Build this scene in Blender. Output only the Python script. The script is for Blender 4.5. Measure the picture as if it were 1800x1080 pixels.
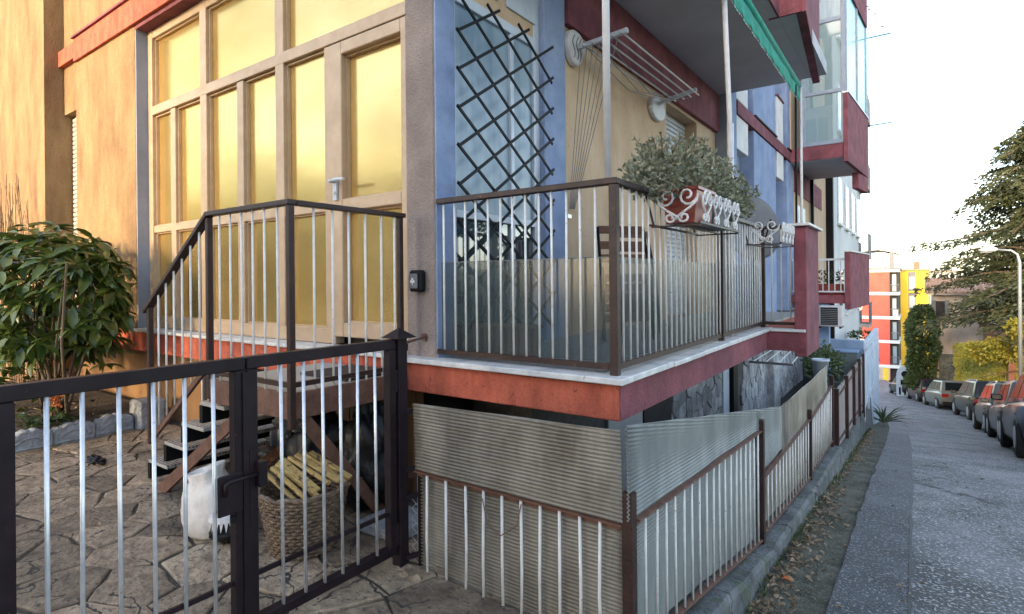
import bpy, bmesh, math, random
from mathutils import Vector, Matrix, Quaternion, noise as mnoise
random.seed(7)
R_ = math.radians
sc = bpy.context.scene
for o in list(bpy.data.objects): bpy.data.objects.remove(o)
COL = sc.collection

# ------------------------------------------------------------------ camera
cd = bpy.data.cameras.new('camera'); cam = bpy.data.objects.new('camera', cd); COL.objects.link(cam)
YAW = math.atan2(712, 995)
cd.sensor_width = 36; cd.lens = 995/1800*36; cd.shift_y = -47/1800
cd.clip_start = .05; cd.clip_end = 2000
fw = Vector((-math.sin(YAW), math.cos(YAW), 0)); rt = Vector((math.cos(YAW), math.sin(YAW), 0)); up = Vector((0, 0, 1))
ROLL = .009
r2 = rt*math.cos(ROLL) - up*math.sin(ROLL); u2 = up*math.cos(ROLL) + rt*math.sin(ROLL)
cam.matrix_world = Matrix(((r2.x, u2.x, -fw.x, 0), (r2.y, u2.y, -fw.y, 0), (r2.z, u2.z, -fw.z, 1.32), (0, 0, 0, 1)))
sc.camera = cam

# ------------------------------------------------------------------ light
SUN_EL, SUN_AZ = R_(13), math.pi + .06          # azimuth clockwise from +Y: the sun stands up the street, behind the viewer
world = bpy.data.worlds.new('World'); sc.world = world; world.use_nodes = True
wn = world.node_tree.nodes; wl = world.node_tree.links
sky = wn.new('ShaderNodeTexSky'); sky.sky_type = 'NISHITA'; sky.sun_disc = False
sky.sun_elevation = SUN_EL; sky.sun_rotation = SUN_AZ; sky.air_density = 1.0; sky.dust_density = 1.2; sky.ozone_density = 1.5
tc = wn.new('ShaderNodeTexCoord'); mpw = wn.new('ShaderNodeMapping'); mpw.inputs['Scale'].default_value = (2.2, 2.2, 9)
nz = wn.new('ShaderNodeTexNoise'); nz.inputs['Scale'].default_value = 1.6; nz.inputs['Detail'].default_value = 7; nz.inputs['Roughness'].default_value = .55; nz.inputs['Distortion'].default_value = .6
crw = wn.new('ShaderNodeValToRGB'); crw.color_ramp.elements[0].position = .40; crw.color_ramp.elements[1].position = .62
hsw = wn.new('ShaderNodeHueSaturation'); hsw.inputs['Saturation'].default_value = .55; hsw.inputs['Value'].default_value = 1.6
mxw = wn.new('ShaderNodeMix'); mxw.data_type = 'RGBA'
wl.new(tc.outputs['Generated'], mpw.inputs[0]); wl.new(mpw.outputs[0], nz.inputs[0]); wl.new(nz.outputs[0], crw.inputs[0]); wl.new(crw.outputs[0], mxw.inputs[0])
wl.new(sky.outputs[0], hsw.inputs['Color']); wl.new(sky.outputs[0], mxw.inputs[6]); wl.new(hsw.outputs[0], mxw.inputs[7])
wl.new(mxw.outputs[2], wn['Background'].inputs[0]); wn['Background'].inputs[1].default_value = .15
sd = bpy.data.lights.new('sun', 'SUN'); sd.energy = 2.1; sd.angle = R_(8); sd.color = (1, .74, .42)
so = bpy.data.objects.new('sun', sd); COL.objects.link(so); so.location = (0, -30, 30)
tosun = Vector((math.sin(SUN_AZ)*math.cos(SUN_EL), math.cos(SUN_AZ)*math.cos(SUN_EL), math.sin(SUN_EL)))
so.rotation_euler = tosun.to_track_quat('Z', 'Y').to_euler()
sc.view_settings.view_transform = 'Standard'; sc.view_settings.look = 'None'
sc.view_settings.exposure = 2.0; sc.view_settings.gamma = 1
sc.view_settings.use_curve_mapping = False

# ------------------------------------------------------------------ materials
def mat(name, c, c2=None, scale=4, rough=.7, bump=0, bscale=40, metal=0, spec=.5, rnd=0, detail=6, lo=.35, hi=.65,
        stretch=None, speck=None, sscale=200, sth=.6, trans=0, coat=0, alpha=1, disp=None):
    m = bpy.data.materials.new(name); m.use_nodes = True
    n = m.node_tree.nodes; l = m.node_tree.links; b = n['Principled BSDF']
    b.inputs['Roughness'].default_value = rough; b.inputs['Metallic'].default_value = metal
    b.inputs['Specular IOR Level'].default_value = spec; b.inputs['Coat Weight'].default_value = coat
    b.inputs['Transmission Weight'].default_value = trans; b.inputs['Alpha'].default_value = alpha
    geo = n.new('ShaderNodeNewGeometry'); vec = geo.outputs['Position']
    if stretch:
        mp = n.new('ShaderNodeMapping'); mp.inputs['Scale'].default_value = stretch; l.new(vec, mp.inputs[0]); vec = mp.outputs[0]
    col = None
    if c2:
        t = n.new('ShaderNodeTexNoise'); t.inputs['Scale'].default_value = scale; t.inputs['Detail'].default_value = detail; t.inputs['Roughness'].default_value = .65
        l.new(vec, t.inputs[0])
        cr = n.new('ShaderNodeValToRGB'); cr.color_ramp.elements[0].position = lo; cr.color_ramp.elements[1].position = hi
        cr.color_ramp.elements[0].color = (*c, 1); cr.color_ramp.elements[1].color = (*c2, 1)
        l.new(t.outputs[0], cr.inputs[0]); col = cr.outputs[0]
    if speck:
        t = n.new('ShaderNodeTexNoise'); t.inputs['Scale'].default_value = sscale; t.inputs['Detail'].default_value = 2
        l.new(geo.outputs['Position'], t.inputs[0])
        cr = n.new('ShaderNodeValToRGB'); cr.color_ramp.elements[0].position = sth; cr.color_ramp.elements[1].position = sth+.07
        l.new(t.outputs[0], cr.inputs[0])
        mx = n.new('ShaderNodeMix'); mx.data_type = 'RGBA'; l.new(cr.outputs[0], mx.inputs[0])
        if col: l.new(col, mx.inputs[6])
        else: mx.inputs[6].default_value = (*c, 1)
        mx.inputs[7].default_value = (*speck, 1); col = mx.outputs[2]
    if rnd:
        oi = n.new('ShaderNodeObjectInfo'); mr = n.new('ShaderNodeMapRange')
        mr.inputs[3].default_value = 1-rnd; mr.inputs[4].default_value = 1+rnd; l.new(oi.outputs['Random'], mr.inputs[0])
        hs = n.new('ShaderNodeHueSaturation'); l.new(mr.outputs[0], hs.inputs['Value'])
        if col: l.new(col, hs.inputs['Color'])
        else: hs.inputs['Color'].default_value = (*c, 1)
        col = hs.outputs[0]
    if col: l.new(col, b.inputs['Base Color'])
    else: b.inputs['Base Color'].default_value = (*c, 1)
    if bump:
        t = n.new('ShaderNodeTexNoise'); t.inputs['Scale'].default_value = bscale; t.inputs['Detail'].default_value = 4
        l.new(vec, t.inputs[0]); bp = n.new('ShaderNodeBump'); bp.inputs['Strength'].default_value = bump; bp.inputs['Distance'].default_value = .02
        l.new(t.outputs[0], bp.inputs['Height']); l.new(bp.outputs[0], b.inputs['Normal'])
    return m

def leafmat(name, c, c2, rough=.35, trans=.25, scale=9):
    m = mat(name, c, c2, scale=scale, rough=rough, rnd=.25, lo=.3, hi=.7)
    n = m.node_tree.nodes; l = m.node_tree.links; b = n['Principled BSDF']
    tr = n.new('ShaderNodeBsdfTranslucent'); src = b.inputs['Base Color'].links[0].from_socket; l.new(src, tr.inputs[0])
    mx = n.new('ShaderNodeMixShader'); mx.inputs[0].default_value = trans
    l.new(b.outputs[0], mx.inputs[1]); l.new(tr.outputs[0], mx.inputs[2]); l.new(mx.outputs[0], n['Material Output'].inputs[0])
    return m

def sheet(name, c, clear=.3, rough=.3, c2=None, scale=6, stretch=None, spec=.5):
    """see-through plastic or glass sheet: a clear part and a milky part"""
    m = mat(name, c, c2, scale=scale, rough=rough, stretch=stretch, spec=spec)
    n = m.node_tree.nodes; l = m.node_tree.links; b = n['Principled BSDF']
    tr = n.new('ShaderNodeBsdfTransparent'); mx = n.new('ShaderNodeMixShader'); mx.inputs[0].default_value = clear
    l.new(b.outputs[0], mx.inputs[1]); l.new(tr.outputs[0], mx.inputs[2]); l.new(mx.outputs[0], n['Material Output'].inputs[0])
    return m

M = {}
M['ochre'] = mat('ochre_render', (.185, .108, .050), (.32, .205, .098), scale=3.4, rough=.95, bump=1.0, bscale=55, stretch=(1, 1, .35), speck=(.16, .09, .04), sscale=60, sth=.64)
M['taupe_lit'] = mat('taupe_warm_lit_render', (.21, .165, .145), (.30, .24, .21), scale=3, rough=.9, bump=.6, bscale=90, speck=(.17, .14, .135), sscale=110, sth=.6)  # grey-blue pillar paint browned to carry the warm light on its front
M['blue'] = mat('blue_render', (.17, .225, .36), (.26, .32, .46), scale=2.4, rough=.9, bump=.3, bscale=70, speck=(.14, .18, .30), sscale=60, sth=.66)
M['bluegrey'] = mat('grey_render', (.20, .225, .28), (.27, .295, .35), scale=2.4, rough=.9, bump=.3, bscale=70)
M['cream'] = mat('cream_render', (.43, .295, .18), (.54, .395, .265), scale=2.6, rough=.9, bump=.4, bscale=60, stretch=(1, 1, .5), speck=(.34, .23, .14), sscale=40, sth=.67)
M['white'] = mat('white_render', (.55, .54, .53), (.68, .67, .65), scale=3, rough=.8)
M['red'] = mat('red_band_render', (.30, .062, .035), (.52, .125, .068), scale=5, rough=.9, bump=.5, bscale=60, stretch=(2, 2, .7), speck=(.20, .045, .03), sscale=30, sth=.64)
M['maroon'] = mat('maroon_render', (.125, .035, .045), (.24, .072, .088), scale=4, rough=.9, bump=.35, bscale=60)
M['grey'] = mat('soffit_paint', (.40, .40, .42), (.50, .50, .52), scale=1.2, rough=.9)
M['marble'] = mat('marble_coping', (.42, .42, .43), (.66, .65, .62), scale=7, rough=.45, bump=.15, bscale=30, speck=(.27, .25, .23), sscale=24, sth=.66)
M['terrazzo'] = mat('terrazzo', (.16, .155, .15), (.22, .21, .20), scale=9, rough=.6, speck=(.5, .49, .47), sscale=95, sth=.55)
M['alu'] = mat('bronze_aluminium', (.38, .27, .175), (.46, .34, .23), scale=6, rough=.5, metal=.15, bump=.08, bscale=120)
M['alug'] = mat('grey_aluminium', (.42, .46, .52), (.52, .56, .62), scale=6, rough=.4, metal=.2)
M['stone'] = mat('stone_cladding', (.16, .17, .185), (.36, .37, .385), scale=7, rough=.85, bump=.6, bscale=25, rnd=.3)
M['mortar'] = mat('dark_mortar', (.05, .05, .052), (.085, .083, .08), scale=20, rough=.95, bump=.4, bscale=60)
M['brown'] = mat('brown_paint', (.022, .011, .010), (.042, .020, .016), scale=12, rough=.48, spec=.35, bump=.15, bscale=60, speck=(.14, .055, .03), sscale=45, sth=.69)
M['gate'] = mat('plum_paint', (.010, .0065, .009), (.019, .012, .015), scale=10, rough=.45, spec=.2, bump=.04, bscale=70, speck=(.09, .045, .035), sscale=60, sth=.72)
M['rust'] = mat('rusty_brown_steel', (.085, .036, .022), (.15, .07, .045), scale=14, rough=.65, bump=.3, bscale=60)
M['zinc'] = mat('galvanised_bar', (.52, .54, .58), (.70, .71, .73), scale=18, rough=.38, metal=.55, speck=(.35, .27, .22), sscale=55, sth=.70)
M['ivory'] = mat('ivory_bar', (.55, .54, .52), (.68, .66, .63), scale=18, rough=.5, speck=(.33, .2, .13), sscale=60, sth=.68)
M['poly'] = sheet('twin_wall_plastic', (.10, .086, .068), clear=.10, rough=.45, c2=(.26, .235, .195), scale=4.5, stretch=(1, 1, .45))
M['polyblue'] = sheet('twin_wall_plastic_clear', (.13, .145, .145), clear=.08, rough=.6, c2=(.25, .265, .255), scale=3.0, stretch=(1, 1, .45))
M['screen'] = sheet('tinted_wind_screen', (.045, .07, .078), clear=.60, rough=.14, c2=(.07, .10, .105), scale=3)
M['glassf'] = mat('frosted_glass_gold_reflection', (.62, .43, .16), (.72, .52, .22), scale=1.6, rough=.17, metal=.72, bump=.05, bscale=6, stretch=(.8, .8, 1.4))  # amber colour and metal stand in for golden sky reflected in the glass
_b = M['glassf'].node_tree.nodes['Principled BSDF']; _b.inputs['IOR'].default_value = 1.9; _b.inputs['Specular Tint'].default_value = (1, .74, .34, 1); _b.inputs['Coat Weight'].default_value = 0
M['glassb'] = mat('clear_dark_glass', (.03, .05, .06), (.05, .08, .09), scale=2, rough=.04, spec=1.0, coat=1)
M['glassw'] = mat('pale_window_glass', (.13, .20, .27), (.24, .32, .38), scale=2.2, rough=.30, spec=.8, stretch=(3, 3, .4))
M['glasst'] = sheet('thin_clear_glass', (.30, .42, .45), clear=.55, rough=.05, spec=1)
M['shutter'] = mat('roller_shutter', (.36, .33, .30), (.44, .41, .37), scale=5, rough=.6)
M['shutg'] = mat('roller_shutter_grey', (.34, .35, .37), (.42, .43, .45), scale=5, rough=.55)
M['paving'] = mat('paving_stone', (.125, .088, .058), (.31, .235, .16), scale=6, rough=.85, bump=.9, bscale=28, rnd=.42, speck=(.09, .075, .065), sscale=38, sth=.60, detail=9)
M['joint'] = mat('paving_joint', (.03, .026, .021), (.075, .062, .046), scale=12, rough=.95, bump=.8, bscale=50)
M['asph'] = mat('old_asphalt', (.035, .035, .038), (.17, .168, .172), scale=1.3, rough=.7, bump=1.0, bscale=60, speck=(.40, .40, .41), sscale=50, sth=.56, spec=.7, detail=10, lo=.38, hi=.62)
M['asph2'] = mat('patched_asphalt', (.024, .027, .034), (.072, .078, .092), scale=2.2, rough=.65, bump=1.0, bscale=85, speck=(.26, .27, .31), sscale=60, sth=.58, spec=.6)
def crack(m, scale, w, col, sc2=.9):
    n = m.node_tree.nodes; l = m.node_tree.links; b = n['Principled BSDF']; old = b.inputs['Base Color'].links[0].from_socket
    g = n.new('ShaderNodeNewGeometry'); t = n.new('ShaderNodeTexNoise'); t.inputs['Scale'].default_value = 2.5; t.inputs['Detail'].default_value = 5
    l.new(g.outputs['Position'], t.inputs[0]); mx = n.new('ShaderNodeMix'); mx.data_type = 'RGBA'; mx.inputs[0].default_value = .32
    l.new(g.outputs['Position'], mx.inputs[6]); l.new(t.outputs['Color'], mx.inputs[7])
    v = n.new('ShaderNodeTexVoronoi'); v.feature = 'DISTANCE_TO_EDGE'; v.inputs['Scale'].default_value = scale; l.new(mx.outputs[2], v.inputs['Vector'])
    lt = n.new('ShaderNodeMath'); lt.operation = 'LESS_THAN'; lt.inputs[1].default_value = w; l.new(v.outputs['Distance'], lt.inputs[0])
    t2 = n.new('ShaderNodeTexNoise'); t2.inputs['Scale'].default_value = sc2; l.new(g.outputs['Position'], t2.inputs[0])
    gt = n.new('ShaderNodeMath'); gt.operation = 'GREATER_THAN'; gt.inputs[1].default_value = .5; l.new(t2.outputs[0], gt.inputs[0])
    mu = n.new('ShaderNodeMath'); mu.operation = 'MULTIPLY'; l.new(lt.outputs[0], mu.inputs[0]); l.new(gt.outputs[0], mu.inputs[1])
    m2 = n.new('ShaderNodeMix'); m2.data_type = 'RGBA'; l.new(mu.outputs[0], m2.inputs[0]); l.new(old, m2.inputs[6]); m2.inputs[7].default_value = (*col, 1); l.new(m2.outputs[2], b.inputs['Base Color'])
M['tar'] = mat('tar_seam', (.012, .012, .013), rough=.6)
M['verge'] = mat('mossy_verge', (.022, .028, .014), (.12, .115, .09), scale=4.5, rough=.95, bump=1.0, bscale=60, speck=(.22, .20, .17), sscale=70, sth=.62)
M['soil'] = mat('soil', (.03, .022, .015), (.07, .05, .035), scale=9, rough=1, bump=1, bscale=40)
M['earth'] = mat('bare_ground', (.08, .085, .05), (.15, .14, .10), scale=.6, rough=1)
M['conc'] = mat('weathered_concrete', (.04, .045, .047), (.15, .155, .16), scale=3.6, rough=.9, bump=.7, bscale=40, speck=(.07, .085, .06), sscale=9, sth=.56)
M['carved'] = mat('carved_grey_stone', (.16, .165, .18), (.31, .32, .335), scale=10, rough=.85, bump=.8, bscale=35)
M['leafd'] = leafmat('glossy_leaf', (.016, .042, .010), (.085, .115, .022), rough=.28, trans=.2)
M['leafy'] = leafmat('yellow_green_leaf', (.34, .31, .035), (.56, .48, .08), rough=.5, trans=.4)
M['leafb'] = leafmat('jade_leaf', (.085, .10, .05), (.40, .40, .27), rough=.4, trans=.15, scale=30)
M['leafi'] = leafmat('ivy_leaf', (.035, .06, .022), (.085, .12, .045), rough=.4, trans=.2)
M['cedar'] = leafmat('cedar_needles', (.022, .034, .016), (.10, .11, .04), rough=.6, trans=.15, scale=1.3)
M['bark'] = mat('bark', (.07, .05, .035), (.14, .105, .075), scale=14, rough=.95, bump=.8, bscale=40, stretch=(1, 1, .3))
M['twig'] = mat('bare_twig', (.09, .05, .03), (.16, .10, .065), scale=30, rough=.9)
M['litter'] = mat('dry_leaves', (.10, .062, .036), (.32, .245, .165), scale=24, rough=.85, rnd=.2)
M['wood'] = mat('pale_plank', (.30, .185, .055), (.46, .32, .12), scale=11, rough=.7, stretch=(1, 6, 6), speck=(.10, .06, .03), sscale=34, sth=.60, rnd=.15)
M['wicker'] = mat('wicker', (.075, .047, .030), (.20, .14, .092), scale=24, rough=.6, bump=.4, bscale=120)
M['sack'] = mat('woven_sack', (.52, .48, .45), (.68, .64, .60), scale=7, rough=.6, bump=.5, bscale=26)
M['blackbag'] = mat('black_plastic', (.006, .006, .007), (.012, .012, .013), scale=6, rough=.42, bump=.5, bscale=14, spec=.25)
M['black'] = mat('black_plastic_matt', (.005, .005, .006), rough=.5, spec=.2)
M['siding'] = mat('brown_siding', (.15, .075, .03), (.22, .12, .052), scale=3, rough=.7, stretch=(1, 1, .3))
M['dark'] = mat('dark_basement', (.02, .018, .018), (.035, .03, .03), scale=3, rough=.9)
M['pvc'] = mat('white_plastic', (.48, .47, .48), (.58, .57, .57), scale=9, rough=.5)
M['green'] = mat('green_awning', (.0, .18, .12), (.0, .27, .19), scale=9, rough=.8)
M['terra'] = mat('red_plastic_pot', (.16, .018, .012), (.22, .03, .02), scale=8, rough=.4)
M['crate'] = mat('brown_planter_wood', (.10, .045, .03), (.17, .085, .055), scale=12, rough=.75, stretch=(3, 3, 14))
M['dish'] = mat('dish_grey', (.10, .105, .115), (.14, .145, .155), scale=4, rough=.6)
M['whitemetal'] = mat('white_wrought_iron', (.55, .53, .52), (.66, .64, .62), scale=30, rough=.5, speck=(.3, .17, .10), sscale=70, sth=.66)
M['mat'] = mat('coir_mat', (.06, .035, .028), (.10, .06, .048), scale=60, rough=1, bump=1, bscale=250)
M['tread'] = mat('perforated_step', (.30, .29, .27), (.40, .38, .36), scale=9, rough=.6, metal=.2)
M['tyre'] = mat('tyre', (.012, .012, .013), rough=.85)
M['rim'] = mat('alloy', (.42, .43, .45), rough=.3, metal=.8)
M['carglass'] = mat('car_glass', (.010, .013, .015), rough=.15, spec=.18)
M['lampr'] = mat('tail_lamp', (.28, .012, .01), rough=.15, coat=1)
M['plate'] = mat('number_plate', (.6, .62, .64), rough=.4)
M['redb'] = mat('coral_render', (.58, .075, .055), (.66, .105, .075), scale=.5, rough=.9)
M['yellowb'] = mat('yellow_render', (.62, .42, .03), (.70, .50, .06), scale=.4, rough=.9)
M['tanb'] = mat('old_tan_render', (.33, .26, .22), (.50, .42, .36), scale=.8, rough=.95, bump=.4, bscale=8)
M['tile'] = mat('clay_tile', (.34, .18, .11), (.46, .29, .19), scale=3, rough=.9, rnd=.15)
M['whiteb'] = mat('white_plaster_far', (.50, .52, .52), (.62, .63, .62), scale=.7, rough=.9)
M['paleblue'] = mat('pale_blue_paint', (.40, .47, .56), (.52, .59, .66), scale=2.5, rough=.8, bump=.2, bscale=30)
M['teal'] = mat('dark_green_render', (.075, .10, .105), (.115, .145, .15), scale=1.6, rough=.95)
M['bluecap'] = mat('blue_wall_paint', (.16, .25, .42), (.22, .32, .50), scale=2.5, rough=.7)
M['brick'] = mat('old_brick', (.22, .10, .07), (.32, .16, .11), scale=5, rough=.95)
M['steel'] = mat('lamp_steel', (.42, .44, .46), rough=.45, metal=.5)
crack(M['asph'], 1.1, .012, (.018, .018, .02)); crack(M['paving'], 5, .016, (.035, .028, .022), 2.0); crack(M['conc'], 2.2, .012, (.03, .03, .03))
def carpaint(n, c): return mat(n, c, rough=.32, metal=0, coat=.2, spec=.25)

# ------------------------------------------------------------------ mesh builder
ORG = {}
class MB:
    def __init__(s): s.v = []; s.f = []
    def add(s, v, f):
        k = len(s.v); s.v += [tuple(p) for p in v]; s.f += [tuple(i+k for i in q) for q in f]; return s
    def box(s, x0, x1, y0, y1, z0, z1):
        return s.add([(x0,y0,z0),(x1,y0,z0),(x1,y1,z0),(x0,y1,z0),(x0,y0,z1),(x1,y0,z1),(x1,y1,z1),(x0,y1,z1)],
                     [(0,3,2,1),(4,5,6,7),(0,1,5,4),(1,2,6,5),(2,3,7,6),(3,0,4,7)])
    def bar(s, p, q, w, h=None, upv=(0,0,1)):
        h = h or w; p = Vector(p); q = Vector(q); d = (q-p).normalized(); u = Vector(upv)
        if abs(d.dot(u)) > .98: u = Vector((0,1,0))
        a = d.cross(u).normalized()*w/2; b = a.cross(d).normalized()*h/2
        return s.add([p-a-b,p+a-b,p+a+b,p-a+b,q-a-b,q+a-b,q+a+b,q-a+b],[(0,1,2,3),(7,6,5,4),(4,5,1,0),(5,6,2,1),(6,7,3,2),(7,4,0,3)])
    def tube(s, pts, r, n=8, cap=True):
        pts = [Vector(p) for p in pts]; m = len(pts); k = len(s.v); rr = r if isinstance(r,(list,tuple)) else [r]*m
        pa = None
        for i,p in enumerate(pts):
            d = (pts[min(i+1,m-1)]-pts[max(i-1,0)]).normalized()
            if pa is None:
                u = Vector((0,0,1)) if abs(d.z) < .9 else Vector((1,0,0)); pa = d.cross(u).normalized()
            else: pa = (pa - d*pa.dot(d)).normalized()
            b = d.cross(pa)
            for j in range(n):
                t = 2*math.pi*j/n; s.v.append(tuple(p+(pa*math.cos(t)+b*math.sin(t))*rr[i]))
        for i in range(m-1):
            for j in range(n):
                j2 = (j+1)%n; s.f.append((k+i*n+j,k+i*n+j2,k+(i+1)*n+j2,k+(i+1)*n+j))
        if cap: s.f.append(tuple(k+j for j in reversed(range(n)))); s.f.append(tuple(k+(m-1)*n+j for j in range(n)))
        return s
    def prism(s, poly, axis, a, b):
        """polygon in the two other axes, extruded along axis from a to b"""
        n = len(poly); L = []
        for t in (a,b):
            for (u,w) in poly: L.append((t,u,w) if axis=='x' else (u,t,w) if axis=='y' else (u,w,t))
        return s.add(L,[tuple(range(n)),tuple(range(2*n-1,n-1,-1))]+[(i,n+i,n+(i+1)%n,(i+1)%n) for i in range(n)])
    def lathe(s, prof, n=16, c=(0,0,0)):
        k = len(s.v)
        for r,z in prof:
            for j in range(n):
                t = 2*math.pi*j/n; s.v.append((c[0]+r*math.cos(t),c[1]+r*math.sin(t),c[2]+z))
        for i in range(len(prof)-1):
            for j in range(n):
                j2=(j+1)%n; s.f.append((k+i*n+j,k+i*n+j2,k+(i+1)*n+j2,k+(i+1)*n+j))
        return s
    def build(s, name, m, parent=None, smooth=False, bevel=0, kind=None, label=None):
        me = bpy.data.meshes.new(name)
        if parent is not None: o0 = ORG.get(parent.name, Vector())
        else:
            xs=[p[0] for p in s.v]; ys=[p[1] for p in s.v]; zs=[p[2] for p in s.v]
            o0 = Vector(((min(xs)+max(xs))/2,(min(ys)+max(ys))/2,min(zs)))
        me.from_pydata([(p[0]-o0.x,p[1]-o0.y,p[2]-o0.z) for p in s.v],[],s.f)
        bm = bmesh.new(); bm.from_mesh(me); bmesh.ops.recalc_face_normals(bm, faces=bm.faces)
        if bevel: bmesh.ops.bevel(bm, geom=list(bm.edges), offset=bevel, segments=1, affect='EDGES', clamp_overlap=True)
        bm.to_mesh(me); bm.free()
        if smooth: me.polygons.foreach_set('use_smooth',[True]*len(me.polygons))
        me.materials.append(M[m] if isinstance(m,str) else m); me.update()
        o = bpy.data.objects.new(name, me); COL.objects.link(o)
        if parent is not None: o.parent = parent
        else: o.location = o0
        ORG[o.name] = o0
        if kind: o['kind'] = kind
        if label: o['label'] = label
        return o

def tag(o, label, cat, group=None):
    o['label'] = label; o['category'] = cat
    if group: o['group'] = group
    return o
def thing(name, loc, label, cat, group=None):
    o = bpy.data.objects.new(name, None); o.empty_display_size = .1; COL.objects.link(o); o.location = loc; ORG[o.name] = Vector(loc)
    return tag(o, label, cat, group)
def struct(name, mb, m, parent=None, **k):
    o = mb.build(name, m, parent, **k)
    if parent is None: o['kind'] = 'structure'
    return o
def B(x0,x1,y0,y1,z0,z1): return MB().box(x0,x1,y0,y1,z0,z1)
def piece(src, parent, loc, rot=None, scale=None):
    """a repeat of a part: shares its mesh"""
    c = src.copy(); COL.objects.link(c); c.parent = parent; c.location = Vector(loc)
    if rot is not None: c.rotation_euler = rot
    if scale is not None: c.scale = scale
    return c

# ------------------------------------------------------------------ street profile
PZ = [(-60,0),(0,0),(2,-.25),(3,-.38),(4,-.48),(6,-.70),(8,-.97),(11,-1.46),(12.5,-1.70),(14,-1.95),(17,-2.5),(20,-3.05),(22,-3.4),(25,-3.95),(31,-4.8),(37,-5.6),(50,-7.3),(62,-8.7),(84,-11.5),(110,-13),(300,-24)]
PL = [(-60,-.4),(3,-.37),(8,-.40),(12.5,-.46),(18,-.62),(26,-.98),(31,-1.5),(37,-2.3),(50,-4.4),(62,-6.6),(84,-9),(300,-40)]
PR = [(-60,4.2),(12.5,3.5),(22,3.7),(31,3.6),(37,2.7),(50,.9),(62,-1.0),(84,-3.2),(300,-30)]
def lerp(T, y):
    for (a,b),(c,d) in zip(T,T[1:]):
        if y <= c: return b+(d-b)*(y-a)/(c-a)
    return T[-1][1]
zr = lambda y: lerp(PZ,y)

# ------------------------------------------------------------------ setting
def strip(name, m, fl, fr, dz, y0, y1, step, nx=4, wob=0):
    mb = MB(); ys = []; y = y0
    while y < y1: ys.append(y); y += step*(1+max(0,y)/12)
    ys.append(y1)
    for i,y in enumerate(ys):
        a, b = fl(y), fr(y)
        for j in range(nx+1):
            t = j/nx; x = a+(b-a)*t
            if wob and j in (0,nx): x += wob*(mnoise.noise((y*2.1,j,3))+.6*mnoise.noise((y*7,j,9)))
            mb.v.append((x, y, zr(y)+dz))
    for i in range(len(ys)-1):
        for j in range(nx):
            k = i*(nx+1)+j; mb.f.append((k,k+1,k+nx+2,k+nx+1))
    return struct(name, mb, m)
g = MB(); gy = [-80,-40,-10,-2,0,2,4,6,8,11,14,17,20,25,31,37,50,62,80,140,300,900]; gx = [-600,-200,-60,-20,-8,-3,-.9,2,6,20,60,200,600]
for y in gy:
    for x in gx: g.v.append((x, y, zr(y)-.16-(.0 if x > -.8 else .3)))
for i in range(len(gy)-1):
    for j in range(len(gx)-1):
        k = i*len(gx)+j; g.f.append((k,k+1,k+len(gx)+1,k+len(gx)))
struct('ground', g, 'earth')
strip('road', 'asph', lambda y: lerp(PL,y), lambda y: lerp(PR,y), 0, -13.5, 96, .5, nx=6)
strip('repaired_road_strip', 'asph2', lambda y: lerp(PL,y)-.02, lambda y: lerp(PL,y)+.33+.002*y, .004, -4, 15.5, .15, nx=3, wob=.03)
strip('tar_seam', 'tar', lambda y: lerp(PL,y)+.315+.002*y, lambda y: lerp(PL,y)+.328+.002*y, .007, -4, 15.5, .12, nx=1, wob=.01)
strip('verge', 'verge', lambda y: -.80 if y < 9 else lerp(PL,y)-.45, lambda y: lerp(PL,y)+.015, -.006, -4, 26, .14, nx=3, wob=.035)
strip('pavement', 'conc', lambda y: lerp(PR,y)-.02, lambda y: lerp(PR,y)+1.0, .10, 5, 66, .6, nx=2)
strip('kerb', 'conc', lambda y: lerp(PR,y)-.12, lambda y: lerp(PR,y)-.021, .12, 5, 66, .6, nx=1)

# crazy paving: every stone its own piece
pav = struct('courtyard_paving', MB().prism([(-9,-.4),(-9,-.012),(-2,-.012),(-.93,-.062),(-.93,-.4)],'y',-2.6,2.62).box(-.929,-.78,-2.6,1.78,-.4,-.09), 'joint')
def clip(poly, px, py, nx, ny):
    out = []
    for i in range(len(poly)):
        a = poly[i]; b = poly[(i+1)%len(poly)]
        da = (a[0]-px)*nx+(a[1]-py)*ny; db = (b[0]-px)*nx+(b[1]-py)*ny
        if da <= 0: out.append(a)
        if da*db < 0:
            t = da/(da-db); out.append((a[0]+(b[0]-a[0])*t, a[1]+(b[1]-a[1])*t))
    return out
def voronoi(x0,x1,y0,y1,s,jit=.45):
    S = []; nx = int((x1-x0)/s); ny = int((y1-y0)/s)
    for i in range(-1,nx+2):
        for j in range(-1,ny+2): S.append((x0+(i+.5+random.uniform(-jit,jit)+.25*(j%2))*s, y0+(j+.5+random.uniform(-jit,jit))*s))
    out = []
    for a in S:
        if not (x0-.1 < a[0] < x1+.1 and y0-.1 < a[1] < y1+.1): continue
        p = [(x0,y0),(x1,y0),(x1,y1),(x0,y1)]
        for b in S:
            if b is a or abs(b[0]-a[0]) > 3*s or abs(b[1]-a[1]) > 3*s: continue
            p = clip(p,(a[0]+b[0])/2,(a[1]+b[1])/2,b[0]-a[0],b[1]-a[1])
            if len(p) < 3: break
        if len(p) >= 3: out.append(p)
    return out
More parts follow.
